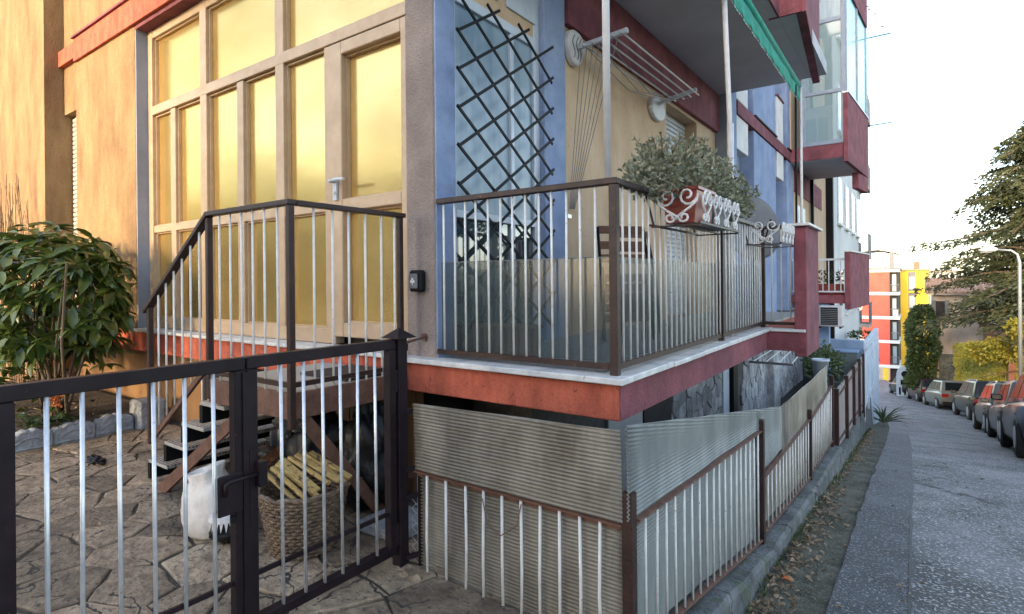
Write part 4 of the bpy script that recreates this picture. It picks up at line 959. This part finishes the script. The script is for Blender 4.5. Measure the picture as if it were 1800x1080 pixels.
# ------------------------------------------------------------------ buildings down the street
b2 = thing('apartment_building',(-1.7,14,-2),'next stair wing with glazed veranda bay and maroon balcony walls down the street','building')
def Q(name, m, *boxes, parent=None, **k):
    mb = MB()
    for b in boxes: mb.box(*b)
    return mb.build(name, m, parent or b2, **k)
def slant(name, m, x0, x1, y0, y1, dx, z0, z1, **k):
    """box whose street side swings out by dx at its far end"""
    return MB().prism([(x0,y0),(x1,y0),(x1+dx,y1),(x0+dx,y1)],'z',z0,z1).build(name,m,b2,**k)
Q('wall','cream',(-6,-2.12,13.3,18.5,-4,8)); Q('wall','maroon',(-2.119,-2.10,13.3,17.5,3.15,3.70)); 
MB().prism([(-2.12,12.9),(-1.16,12.9),(-.98,15.4),(-2.12,15.4)],'z',3.70,3.98).build('veranda_floor','maroon',b2,bevel=.006)
MB().prism([(-2.12,12.93),(-1.18,12.93),(-1.0,15.38),(-2.12,15.38)],'z',3.69,3.698).build('soffit','grey',b2)
slant('veranda_parapet','maroon',-1.16,-1.08,12.86,15.4,.19,3.60,4.95,bevel=.006,label='maroon street wall of the glazed veranda')
slant('parapet_cap','alug',-1.18,-1.06,12.86,15.42,.19,4.951,4.98)
slant('upper_parapet','maroon',-1.16,-1.08,12.86,15.4,.19,7.05,8.6,bevel=.006)
slant('cornice_bracket','maroon',-1.14,-1.02,14.4,15.3,.12,3.25,3.60,bevel=.01)
M['aqua'] = mat('aqua_glass',(.03,.24,.28),(.06,.32,.36),scale=1.2,rough=.2,spec=.35)
M['bayframe'] = mat('blue_grey_frame',(.17,.21,.28),(.23,.27,.34),scale=6,rough=.5)
vd = Q('veranda_glazing','bayframe',(-1.19,-1.12,12.88,12.95,3.98,7.05),(-1.9,-1.83,12.88,12.95,3.98,7.05),(-1.83,-1.19,12.885,12.945,3.98,4.06),(-1.83,-1.19,12.885,12.945,5.00,5.07),(-1.83,-1.19,12.885,12.945,6.42,6.50),(-1.83,-1.19,12.885,12.945,6.98,7.05),bevel=.004,label='pale aluminium veranda glazing facing up the street')
Q('pane','glasst',(-1.83,-1.19,12.91,12.916,4.06,5.0),parent=vd); Q('pane','glasst',(-1.83,-1.19,12.91,12.916,5.07,6.42),parent=vd); Q('pane','glassw',(-1.83,-1.19,12.91,12.916,6.5,6.98),parent=vd)
Q('panelled_door','paleblue',(-2.0,-1.42,13.6,13.64,3.99,4.95)); Q('door_panel','bluecap',(-1.92,-1.72,13.585,13.598,4.1,4.7),(-1.68,-1.5,13.585,13.598,4.1,4.7))
sw = slant('street_glazing','bayframe',-1.15,-1.10,12.97,13.05,.006,4.98,7.05)
for y in (14.1,15.3): slant('mullion','bayframe',-1.15+(y-12.9)*.075,-1.09+(y-12.9)*.075,y,y+.08,.006,4.98,7.05)
for y0_,y1_ in ((13.05,14.1),(14.18,15.3)): slant('pane','aqua',-1.115+(y0_-12.9)*.075,-1.108+(y0_-12.9)*.075,y0_,y1_,(y1_-y0_)*.075,4.99,7.04)
Q('veranda_back','cream',(-2.12,-2.10,12.9,15.4,3.98,7.05)); slant('roof_slab','grey',-2.12,-1.17,12.93,15.38,.0,7.05,7.12)
# lower balcony
MB().prism([(-2.12,12.9),(-1.16,12.9),(-.99,15.2),(-2.12,15.2)],'z',.80,.965).build('balcony_slab','maroon',b2,bevel=.005)
slant('balcony_wall','maroon',-1.16,-1.06,12.86,15.2,.18,.69,1.82,bevel=.006,label='maroon street wall of the lower balcony'); slant('wall_cap','marble',-1.18,-1.04,12.84,15.22,.18,1.821,1.85)
Q('balcony_rail','pvc',(-2.1,-1.17,12.93,12.96,1.66,1.70),(-2.1,-1.17,12.93,12.96,1.02,1.05))
for i in range(9): Q('bar','pvc',(-2.08+i*.105,-2.062+i*.105,12.937,12.955,1.05,1.66))
Q('window','alug',(-2.12,-2.09,13.6,14.6,1.0,2.9),bevel=.006); Q('pane','glassw',(-2.0905,-2.085,13.7,14.5,1.1,2.8))
Q('downpipe','black',(-2.1,-2.03,15.45,15.55,-3,8)); Q('stone_wall','stone',(-2.12,-2.0,13.0,15.4,-3,.69)); Q('blue_post','bluecap',(-1.75,-1.45,12.98,13.2,-2,.79))
for z in (6.82,4.80,4.25):
    MB().tube([(-1.0,15.4,z),(-.45,15.45,z+.02)],.012,5).build('line_bracket','black',b2)
mb = MB(); 
for i in range(12):
    p = Vector((-.9+random.uniform(0,.42),15.4,random.uniform(6.9,7.6))); addquad(mb,p,rv(),.09,.04,random.uniform(0,6))
mb.tube([(-1.0,15.35,7.3),(-.8,15.4,7.5),(-.62,15.4,7.3),(-.58,15.4,6.95)],.004,4); mb.tube([(-.9,15.4,7.45),(-.7,15.4,7.62)],.003,4)
o = mb.build('trailing_plant','twig'); tag(o,'wispy dry trailing plant hanging from the upper veranda wall','plant')
pots = thing('balcony_plants',(-1.5,13.1,.966),'potted plants behind the lower balcony bars down the street','plants'); mb = MB()
for i in range(160): addquad(mb,Vector((random.uniform(-2.0,-1.2),13.12,1.2))+Vector((0,random.uniform(-.08,.08),random.uniform(0,.25))),rv()+Vector((0,0,.4)),.09,.04,random.uniform(0,6))
mb.build('foliage','leafi',pots,kind='stuff'); B(-2.0,-1.2,13.03,13.22,.967,1.19).build('trough','terra',pots,bevel=.01)
ac = thing('air_conditioner',(-1.35,12.5,.37),'dark air conditioner unit hung below the lower balcony','air conditioner')
B(-1.56,-1.16,12.45,12.75,.37,.77).build('casing','pvc',ac,bevel=.015); B(-1.53,-1.24,12.435,12.449,.40,.74).build('grille_plate','black',ac)
for i in range(9): B(-1.52,-1.25,12.425,12.4345,.415+i*.035,.43+i*.035).build('grille_slat','dish',ac)
MB().bar((-1.54,12.4,.355),(-1.54,12.95,.355),.03,.03).bar((-1.2,12.4,.355),(-1.2,12.95,.355),.03,.03).build('bracket','black',ac)

b3 = thing('apartment_building',(-5,24,-4),'tall white apartment block with small balconies further down the street','building')
B(-9,-2.0,18.6,29.5,-5,10).build('wall','whiteb',b3); B(-9,-2.6,18.4,18.599,-5,10).build('side_wall','paleblue',b3)
B(-2.3,-1.94,18.5,18.7,-5,10).build('downpipe','black',b3)
for f in range(5):
    z = -2.8+f*2.9
    for y in (20.2,22.4,24.6,26.8):
        w = B(-2.0,-1.965,y,y+.95,z,z+1.5).build('window','alug',b3,bevel=.01); B(-1.964,-1.955,y+.08,y+.87,z+.08,z+1.42).build('pane','glassb',w); B(-1.99,-1.9,y-.06,y+1.01,z-.06,z-.001).build('sill','marble',w)
    B(-2.0,-1.62,27.9,29.4,z-.9,z-.75).build('balcony','tanb',b3); B(-1.66,-1.62,27.9,29.4,z-.749,z+.15).build('balcony_front','dish',b3); B(-2.0,-1.98,27.95,29.35,z-.2,z+1.6).build('balcony_window','glassb',b3)
b4 = thing('apartment_building',(-7,88,-12),'coral red apartment block with white floor bands at the foot of the street','building')
Y4 = 84
B(-10,-2.78,Y4,Y4+12,-13,2.1).build('wall','redb',b4); B(-2.779,-1.9,Y4+.6,Y4+12,-13,2.0).build('recess_wall','dark',b4)
for z in (2.1,-.75,-3.75,-6.7,-9.75):
    B(-10,-2.7,Y4-.12,Y4-.001,z-.18,z+.18).build('floor_band','whiteb',b4); B(-2.7,-1.75,Y4-.12,Y4+6,z-.18,z+.18).build('balcony_slab','whiteb',b4)
for z in (-.57,-3.57,-6.5,-9.5):
    B(-2.69,-1.78,Y4-.08,Y4-.04,z+.9,z+.98).build('balcony_rail','dish',b4)
    for i in range(8): B(-2.66+i*.12,-2.64+i*.12,Y4-.07,Y4-.05,z,z+.9).build('baluster','dish',b4)
    B(-2.5,-2.1,Y4+.4,Y4+.599,z+.1,z+2.2).build('window','glassw',b4)
B(-2.45,-1.9,Y4-.05,Y4+.2,-3.55,-2.75).build('balcony_cabinet','pvc',b4); B(-10,-2.79,Y4-.05,Y4-.002,-13,-9.95).build('base_course','tanb',b4); B(-3.5,-2.95,Y4-.06,Y4-.051,-12,-10).build('entrance','yellowb',b4)
B(-7,-2.9,Y4+1.5,Y4+8,2.3,3.7).build('penthouse_glass','glasst',b4); B(-7.2,-1.7,Y4-.3,Y4+10,2.281,2.42).build('roof_edge','dish',b4)
for x in (-7,-5.6,-4.3,-2.95): B(x,x+.1,Y4+1.4,Y4+1.49,2.42,3.9).build('penthouse_post','pvc',b4)
MB().prism([(-8,4.2),(-6,4.75),(-4,4.9),(-2.4,4.55),(-1.8,4.1),(-2.4,4.4),(-4,4.72),(-6,4.55),(-8,4.05)],'y',Y4+.5,Y4+9).build('curved_roof','pvc',b4)
B(-3.1,-2.5,Y4+3,Y4+3.6,4.3,5.7).build('chimney','tanb',b4); B(-2.75,-2.3,Y4+.3,Y4+.7,2.42,4.4).build('stair_tower','dish',b4); B(-1.75,-1.68,Y4+.2,Y4+.27,2.4,4.4).build('aerial_pole','steel',b4)
b5 = thing('apartment_building',(0,102,-13),'yellow apartment block with a dark window strip behind the coral block','building')
Y5 = 100
B(-9,1.33,Y5,Y5+12,-15,2.2).build('wall','yellowb',b5); B(-1.05,-.15,Y5-.15,Y5-.001,-15,2.0).build('window_strip','dish',b5)
for i in range(5): B(-.95,-.25,Y5-.2,Y5-.151,-11.5+i*2.75,-9.7+i*2.75).build('window','glassw',b5); B(-1.05,-.15,Y5-.3,Y5-.201,-12.0+i*2.75,-11.75+i*2.75).build('sill','yellowb',b5)
for x in (-1.25,-.15): B(x,x+.2,Y5-.25,Y5-.152,-15,2.25).build('pilaster','yellowb',b5)
B(-9,1.5,Y5-.35,Y5+12,2.21,2.4).build('roof_edge','tile',b5); B(-.4,.3,Y5+2,Y5+2.7,2.4,3.5).build('chimney','brick',b5)
b6 = thing('far_building',(4,110,-13),'pale flat roofed building with tall windows behind the yellow block','building')
B(1.6,12,112,120,-15,2.0).build('wall','whiteb',b6)
for i in range(7): B(2.0+i*.75,2.5+i*.75,111.9,111.999,-1.4,1.5).build('window','glassb',b6)
B(1.4,12.2,111.6,120,2.01,2.3).build('roof_edge','tanb',b6)
hs = thing('old_house',(4,48,-7),'old tan rendered house with clay tile roof and grey green shutters','house')
B(.85,9,45.2,53,-8,.15).build('wall','tanb',hs); B(1.1,9,44.4,45.19,-8,-3.6).build('lower_wall','conc',hs)
B(.5,9.3,44.75,53.3,.151,.30).build('eaves','tanb',hs)
rf = MB().prism([(44.7,.30),(53.3,.30),(49,1.2)],'x',.45,9.4).build('roof','tile',hs)
for i in range(24):
    x = .5+i*.36; MB().tube([(x,44.66,.33),(x,48.95,1.24)],.09,6).build('roof_tile_row','tile',rf)
w = B(.95,1.42,45.12,45.199,-1.45,-.25).build('window','dark',hs); B(.72,.95,45.05,45.15,-1.5,-.2).build('shutter','dish',w); B(1.42,1.66,45.05,45.15,-1.5,-.2).build('shutter','dish',w)
B(3.3,5.2,44.9,45.199,-3.3,-1.6).build('brick_patch','brick',hs); MB().tube([(.9,45.05,-4.6),(2.4,44.9,-5.1),(4,44.8,-5.2)],.05,6).build('cable','black',hs)
ww = thing('white_wall',(0,50,-8),'pale boundary wall with arched end and black plaques beyond the parked cars','wall')
ar = [(-1.25,-8),(-1.25,-6.1)]+[(-.72-.53*math.cos(k*math.pi/8),-5.6+.62*math.sin(k*math.pi/8)) for k in range(9)]+[(.1,-6.1),(.12,-5.5),(.5,-5.4),(1.3,-6.0),(1.32,-5.9),(2.8,-6.6),(2.8,-8)]
MB().prism(ar,'y',48.5,48.75).build('wall','paleblue',ww)
MB().prism([(-.72+.24*math.cos(k*math.pi/8),-5.55+.24*math.sin(k*math.pi/8)) for k in range(16)],'y',48.45,48.499).build('round_plaque','black',ww); B(-1.0,-.6,48.46,48.499,-6.3,-5.95).build('plaque','black',ww); B(-1.1,-1.0,48.46,48.499,-7.0,-6.5).build('plaque','black',ww); B(-.8,-.72,48.46,48.499,-7.0,-6.5).build('plaque','black',ww)

# ------------------------------------------------------------------ greenery down the street
iv = thing('ivy_tree',(.1,44,-7),'dark ivy covered tree standing against the tan house','tree'); mb = MB()
MB().tube([(.1,44,-7.2),(.15,44,-4),(.2,44.1,-1.2)],[.25,.2,.08],8).build('trunk','bark',iv)
for i in range(9500):
    z = random.uniform(-5.7,-.45); t = (z+5.7)/5.25; r = (.62+.22*mnoise.noise((z*.9,1.7,0)))*math.sqrt(max(.05,1-max(0,t-.72)**2/.0784))*(.75+.5*min(1,t*3)); a = random.uniform(0,6.28); k = random.uniform(.6,1.08)+.45*mnoise.noise((math.cos(a)*1.5,math.sin(a)*1.5,z*1.3))
    addquad(mb,Vector((.08+.25*t+r*k*math.cos(a),44+r*k*math.sin(a),z)),Vector((math.cos(a),math.sin(a),random.uniform(-.9,.3)))+rv(.6),random.uniform(.12,.24),random.uniform(.08,.16),random.uniform(0,6))
mb.build('crown','leafi',iv,kind='stuff')
RWP = [(6.0,18),(5.4,24),(4.7,30),(3.3,36.5),(2.0,43.5)]
rw = thing('ivy_wall',(4,30,-5),'retaining wall overgrown with sunlit yellow green ivy behind the parked cars','wall')
mb = MB(); lv = MB()
for (x,y) in RWP: mb.v += [(x,y,zr(y)-.5),(x,y,zr(y)+2.55+.02*y),(x+.5,y+.1,zr(y)+2.55+.02*y),(x+.5,y+.1,zr(y)-.5)]
for i in range(4):
    for j in range(4): k = i*4; mb.f.append((k+j,k+(j+1)%4,k+4+(j+1)%4,k+4+j))
mb.build('wall','brick',rw)
def onwall(t):
    t *= len(RWP)-1; i = min(int(t),len(RWP)-2); f = t-i; return RWP[i][0]+(RWP[i+1][0]-RWP[i][0])*f, RWP[i][1]+(RWP[i+1][1]-RWP[i][1])*f
for i in range(15000):
    x, y = onwall(random.random()**.6); h = random.uniform(.15,2.9+.02*y); dep = .12+.18*mnoise.noise((y*1.2,h*1.2,3))
    addquad(lv,Vector((x-dep-random.uniform(0,.12),y-.05,zr(y)+h)),Vector((-.3,-.45,-1))+rv(.45),random.uniform(.10,.20),random.uniform(.08,.15),random.uniform(-.6,.6))
lv.build('ivy','leafy',rw,kind='stuff')
gp2 = thing('brick_gate_pillar',(3.55,34.5,-5.3),'old brick gate pillar standing in the ivy wall','pillar'); B(3.35,3.8,34.0,34.45,-6,-2.6).build('shaft','brick',gp2); B(3.3,3.85,33.95,34.5,-2.599,-2.4).build('cap','tanb',gp2)
def leafcloud(mb, lumps, n, L, W, up=.2):
    for i in range(n):
        c, r = random.choice(lumps); d = rv(); 
        if d.length < .05: continue
        d.normalize(); k = random.uniform(.45,1.05); p = Vector((c[0]+d.x*r[0]*k,c[1]+d.y*r[1]*k,c[2]+d.z*r[2]*k))
        addquad(mb,p,d+rv(.9)+Vector((0,0,up)),random.uniform(.6,1.3)*L,random.uniform(.6,1.2)*W,random.uniform(0,6))
yt = thing('yellow_green_tree',(4.6,34,-2.5),'bright yellow green broadleaf tree leaning over the ivy wall','tree'); mb = MB()
leafcloud(mb,[((4.6,33.5,-1.6),(1.3,1.2,.75)),((3.4,34,-2.0),(1.0,1,.6)),((2.5,35,-2.3),(.7,.8,.5)),((5.6,32,-1.3),(1.3,1.2,.8)),((4.0,33,-1.0),(.8,.8,.5))],5200,.17,.12,-.2); mb.build('crown','leafy',yt,kind='stuff')
MB().tube([(4.9,34.2,-5.5),(4.7,34,-3),(4.4,33.7,-1.6)],[.16,.13,.06],7).build('trunk','bark',yt)
for q in ((3.2,33.8,-2.0),(5.6,32.4,-1.4),(2.5,34.8,-2.4),(3.8,32.6,-3.1),(2.4,33.6,-3.3)): MB().tube([(4.7,34,-3),Vector((4.7,34,-3)).lerp(Vector(q),.5)+Vector((0,0,.2)),q],[.06,.04,.015],5).build('limb','twig',yt)
cdt = thing('cedar_tree',(5.4,37.5,-5.5),'tall dark cedar with layered drooping boughs on the right','tree'); TX, TY = 5.4, 37.5
MB().tube([(TX,TY,-6),(TX+.1,TY,0),(TX,TY,7),(TX+.05,TY,11.6)],[.5,.40,.22,.05],10).build('trunk','bark',cdt,smooth=True)
mb = MB(); lb = MB(); z = -.7
def tuft(p, d, s):
    for j in range(4): addquad(mb,p+rv(.09)+Vector((0,0,-.07*j)),d+rv(.75)+Vector((0,0,-.45)),random.uniform(.16,.34)*s,random.uniform(.05,.11)*s,random.uniform(0,6))
while z < 11.3:
    Rz = max(.35,(5.3 if z < 2.4 else 5.3-(z-2.4)*.60))*random.uniform(.85,1.06)
    for k in range(random.randint(8,10)):
        a = random.uniform(0,6.283); toward = math.cos(a-math.pi*1.1); R = Rz*random.choice((random.uniform(.45,.8),random.uniform(.8,1.12)))
        d = Vector((math.cos(a),math.sin(a),0)); b0 = Vector((TX,TY,z+random.uniform(-.3,.3))); n = 12; pts = []
        for i in range(n+1): t = i/n; pts.append(b0+d*R*t+Vector((0,0,.9*t*(1-t)*1.2-.55*t*t+.12*math.sin(t*9+k))))
        lb.tube(pts[:-1],[.09*(1-i/n)+.012 for i in range(n)],5)
        if d.x > .75: continue
        side = Vector((-d.y,d.x,0))
        for i in range(2,n+1):
            for s in (-1,1):
                L = (.30+1.15*math.sin(math.pi*min(1,i/n*.85+.1)))*random.uniform(.5,1.1)*min(1,R/4+.25); m_ = max(2,int(L/.15))
                for j in range(m_):
                    t = (j+.5)/m_; p = pts[i]+(side*s*.85+d*.5)*L*t+Vector((0,0,-.28*t*t*L+random.uniform(-.05,.05))); tuft(p,(side*s+d*.9+Vector((0,0,-.25))),1)
            tuft(pts[i],d+Vector((0,0,.15)),1.1)
    z += random.uniform(.48,.80)
lb.build('boughs','bark',cdt); mb.build('foliage','cedar',cdt,kind='stuff')
ag = thing('spiky_plant',(-.80,19.0,-2.9),'dark spiky rosette plant at the foot of the pale fence','plant')
for i in range(26):
    a = random.uniform(0,6.28); e = random.uniform(.1,1.3); d = Vector((math.cos(a)*math.cos(e),math.sin(a)*math.cos(e),math.sin(e))); m1 = MB(); addleaf(m1,Vector((-.80,19.0,-2.78)),d,random.uniform(.5,.75),.06,0,.3,.25); m1.build('leaf','leafi',ag)
cb = thing('climbing_bush',(-1.4,21.8,-.5),'dark creeper spilling over the end of the blue wall','bush'); mb = MB(); leafcloud(mb,[((-1.25,22.2,-1.2),(.22,.4,.6)),((-1.5,22.4,-.62),(.4,.3,.14))],500,.1,.07); mb.build('foliage','leafi',cb,kind='stuff')
yb = thing('yard_shrub',(-1.6,12.4,-1),'dark shrub growing in the yard behind the plastic fence sheets','shrub'); mb = MB(); leafcloud(mb,[((-1.35,11.6,-.25),(.3,.5,.3)),((-1.5,12.2,-.3),(.3,.4,.35))],700,.09,.06); mb.build('foliage','leafi',yb,kind='stuff'); MB().tube([(-1.45,12,-1.6),(-1.42,11.9,-.3)],.03,6).build('stem','bark',yb)
tb = thing('water_tub',(-1.3,10.4,-.5),'pale blue plastic tub standing in the yard behind the fence','tub'); MB().lathe([(0,-.5),(.10,-.5),(.13,-.2),(.14,-.2),(.14,-.17),(.12,-.17),(.09,-.45),(0,-.45)],18,(-1.35,10.9,.10)).build('body','paleblue',tb,smooth=True)
lp = thing('street_lamp',(2.65,24,-3.8),'grey street lamp with a curved arm in front of the cedar','street lamp')
MB().tube([(2.65,24,-3.85),(2.65,24,1.75),(2.60,24,2.0),(2.45,24,2.13),(2.10,24,2.17)],[.06,.045,.035,.03,.028],10).build('pole','steel',lp,smooth=True)
MB().prism([(2.14,2.20),(2.0,2.27),(1.75,2.26),(1.62,2.16),(1.75,2.10),(2.1,2.12)],'y',23.88,24.12).build('lamp_head','pvc',lp,bevel=.03); B(1.70,1.98,23.91,24.09,2.085,2.10).build('lens','glassw',lp)

# ------------------------------------------------------------------ parked cars
def car(paint, loc, head, label, L=4.3, W=1.8, H=1.52, suv=False, seed=0):
    t = thing('parked_car',(0,0,0),label,'car','cars parked along the right kerb'); pm = carpaint('car_paint',paint)
    gc = .22 if suv else .17; zs = H*.60; hw = W/2
    S = [(-L/2,.80,gc+.20,zs-.10),(-L/2+.10,.93,gc+.08,zs),(-L/2+.6,1.0,gc,zs+.02),(-.3,1.0,gc,zs),(L/2-1.3,1.0,gc,zs-.02),(L/2-.75,.97,gc,zs-.09),(L/2-.22,.90,gc+.05,zs-.20),(L/2,.72,gc+.16,zs-.34)]
    mb = MB(); n = 10
    for (y,w,zb,zt) in S:
        w *= hw; half = [(0,zb),(w*.86,zb),(w*.97,zb+.10),(w,(zb+zt)*.52),(w*.97,zt-.08),(w*.88,zt)]
        ring = half+[(-a,b) for a,b in reversed(half[1:])]; 
        for a,b in ring: mb.v.append((a,y,b))
    m = 11
    for i in range(len(S)-1):
        for j in range(m): mb.f.append((i*m+j,i*m+(j+1)%m,(i+1)*m+(j+1)%m,(i+1)*m+j))
    mb.f += [tuple(range(m)),tuple(range(len(S)*m-1,(len(S)-1)*m-1,-1))]
    body = mb.build('body',pm,t,smooth=False); md = body.modifiers.new('bevel','BEVEL'); md.width = .035; md.segments = 3; md.angle_limit = R_(20)
    for f in body.data.polygons: f.use_smooth = True
    yb0, yb1 = -L/2+.06, L/2-1.05; yt0, yt1 = -L/2+(.38 if suv else .52), L/2-1.95; wb, wt = hw*.90, hw*.72; zb, zt = zs-.03, H
    lo = [(-wb,yb0,zb),(wb,yb0,zb),(wb,yb1,zb),(-wb,yb1,zb)]; hi = [(-wt,yt0,zt-.05),(wt,yt0,zt-.05),(wt,yt1,zt-.03),(-wt,yt1,zt-.03)]; mid = [(-wt*.9,yt0+.15,zt),(wt*.9,yt0+.15,zt),(wt*.9,yt1-.25,zt),(-wt*.9,yt1-.25,zt)]
    mb = MB(); mb.v = lo+hi+mid; mb.f = [(0,3,2,1)]+[(i,(i+1)%4,4+(i+1)%4,4+i) for i in range(4)]+[(4+i,4+(i+1)%4,8+(i+1)%4,8+i) for i in range(4)]+[(8,9,10,11)]
    cab = mb.build('cabin',pm,t); md = cab.modifiers.new('bevel','BEVEL'); md.width = .04; md.segments = 3
    for f in cab.data.polygons: f.use_smooth = True
    def quadglass(nm,a,b,c,d,u0,u1,v0,v1,off):
        a,b,c,d = map(Vector,(a,b,c,d)); nn = (b-a).cross(d-a).normalized(); pt = lambda u,v: (a.lerp(b,u)).lerp(d.lerp(c,u),v)+nn*off
        P4 = [pt(u0,v0),pt(u1,v0),pt(u1,v1),pt(u0,v1)]; MB().add([p for p in P4]+[p-nn*.012 for p in P4],[(0,1,2,3),(7,6,5,4),(0,4,5,1),(1,5,6,2),(2,6,7,3),(3,7,4,0)]).build(nm,'carglass',t)
    A, Bq, Cq, D = lo; a4, b4_, c4, d4 = hi
    quadglass('rear_window',A,Bq,b4_,a4,.10,.90,.22,.92,.008); quadglass('windscreen',Cq,D,d4,c4,.06,.94,.10,.95,.008)
    for nm,p in (('l',(D,A,a4,d4)),('r',(Bq,Cq,c4,b4_))):
        for u0,u1 in ((.13,.47),(.51,.93)) if nm=='r' else ((.07,.49),(.53,.87)): quadglass('side_window',*p,u0,u1,.20,.90,.008)
    mw = MB(); rw_ = .35 if suv else .315
    for s in (-1,1):
        for y in (-L/2+.78,L/2-.85):
            wheel = MB().tube([(s*(hw-.20),y,rw_),(s*(hw-.17),y,rw_),(s*(hw-.02),y,rw_),(s*(hw+.005),y,rw_)],[rw_-.03,rw_,rw_,rw_-.03],20).build('wheel','tyre',t,smooth=False)
            MB().tube([(s*(hw-.01),y,rw_),(s*(hw+.012),y,rw_)],[rw_*.62,rw_*.58],14).build('rim','rim',wheel)
            MB().tube([(s*(hw-.14),y,rw_+.03),(s*(hw-.012),y,rw_+.03)],rw_+.06,20).build('wheel_arch','tyre',t)
        B(s*hw*.58 if s>0 else -hw*.90, s*hw*.90 if s>0 else -hw*.58,-L/2-.012,-L/2+.14,zs-.24,zs-.08).build('tail_lamp','lampr',t,bevel=.01)
        B(s*hw*.5 if s>0 else -hw*.86, s*hw*.86 if s>0 else -hw*.5,L/2-.20,L/2-.06,zs-.36,zs-.26).build('headlamp','glassw',t,bevel=.01)
        x = s*(hw+.09); MB().box(x-.09,x+.09,L/2-1.55,L/2-1.45,zs+.02,zs+.14).build('mirror',pm,t,bevel=.02)
    B(-hw*.86,hw*.86,-L/2-.02,-L/2+.1,gc+.05,gc+.26).build('rear_bumper','black',t,bevel=.02); B(-hw*.80,hw*.80,L/2-.16,L/2+.005,gc+.06,gc+.24).build('front_bumper','black',t,bevel=.02)
    B(-.26,.26,-L/2-.022,-L/2-.008,zs-.22,zs-.11).build('number_plate','plate',t)
    if suv: B(-hw*.5,hw*.5,-L/2-.03,-L/2+.05,gc+.0,gc+.07).build('skid_plate','rim',t,bevel=.01)
    if suv:
        for s in (-1,1): MB().bar((s*wt*.92,yt0+.2,H+.02),(s*wt*.92,yt1-.3,H+.02),.04,.035).build('roof_rail','steel',t)
    y = loc[1]; sl = math.atan2(zr(y+2)-zr(y-2),4); t.location = (loc[0],y,zr(y)+.0); t.rotation_euler = Matrix.Rotation(head,4,'Z').to_euler(); t.rotation_mode = 'QUATERNION'
    t.rotation_quaternion = Quaternion((0,0,1),head)@Quaternion((1,0,0),sl)
    return t
car((.006,.010,.022),(2.25,14.0),R_(-1),'dark blue car at the right edge, nearest of the parked row',H=1.5)
car((.05,.052,.055),(2.45,19.0),R_(0),'grey car parked directly behind the dark blue one',H=1.48)
car((.05,.058,.058),(2.52,24.2),R_(2),'greenish grey crossover parked ahead of the dark SUV',L=4.3,H=1.60,suv=True)
car((.006,.007,.010),(2.45,32.3),R_(7),'dark SUV with roof rails and a pale skid plate in mid row',L=4.5,W=1.86,H=1.68,suv=True)
car((.12,.115,.105),(1.40,38.8),R_(11),'pale silver hatchback in front of the dark SUV',H=1.50)
car((.03,.014,.013),(.55,44.3),R_(11),'dark reddish car between the silver hatchback and the far black car',H=1.46)
car((.015,.016,.02),(-.55,50.5),R_(14),'black car farthest down the row by the pale wall',H=1.46)

# ------------------------------------------------------------------ unseen building added to block the sun, and garden trees, behind the viewer
sun_blocker = thing('apartment_building',(2,-18,0),'unseen ochre block added behind the viewer to block the sun','building')
B(-6.8,-1.3,-22,-14.2,-.5,16.0).build('wall','ochre',sun_blocker); B(-7.0,-1.1,-22.2,-14.0,16.001,16.3).build('roof_edge','tile',sun_blocker); B(-1.299,14,-22,-14.25,-.5,6.6).build('wall','ochre',sun_blocker); B(-1.099,14.2,-22.2,-14.0,6.601,6.9).build('roof_edge','tile',sun_blocker)  # added sun blocker: tall part shades the facade, low part lets far sun through
for f in range(2):
    for i in range(8): w = B(-6+i*2.4,-4.9+i*2.4,-14.249,-14.15,1.2+f*3.4,2.8+f*3.4).build('window','alug',sun_blocker); B(-5.9+i*2.4,-5.0+i*2.4,-14.149,-14.14,1.3+f*3.4,2.7+f*3.4).build('pane','glassb',w)
for k,(x,h,w_) in enumerate(((-15,7,2.2),(-19,10,2.8),(-24,7,3.2),(-30,8.6,3.4),(-37,7,3.6),(-45,9.0,4.2))):
    tt = thing('garden_tree',(x,-12.5,0),['bushy dark tree at the near end of the garden row behind the viewer','tall dark tree second in the garden row behind the viewer','third dark tree of the garden row behind the viewer','fourth dark tree of the garden row behind the viewer','fifth dark tree of the garden row behind the viewer','last dark tree of the garden row behind the viewer'][k],'tree','garden trees behind the viewer')
    mb = MB(); leafcloud(mb,[((x,-12.5,h*.62),(w_,1.3,h*.38)),((x+w_*.5,-12.4,h*.35),(w_*.8,1.2,h*.35)),((x-w_*.5,-12.4,h*.30),(w_*.9,1.2,h*.30))],1500,.5,.38); mb.build('crown','leafi',tt,kind='stuff'); MB().tube([(x,-12.5,-.3),(x,-12.5,h*.6)],[.2,.1],7).build('trunk','bark',tt)
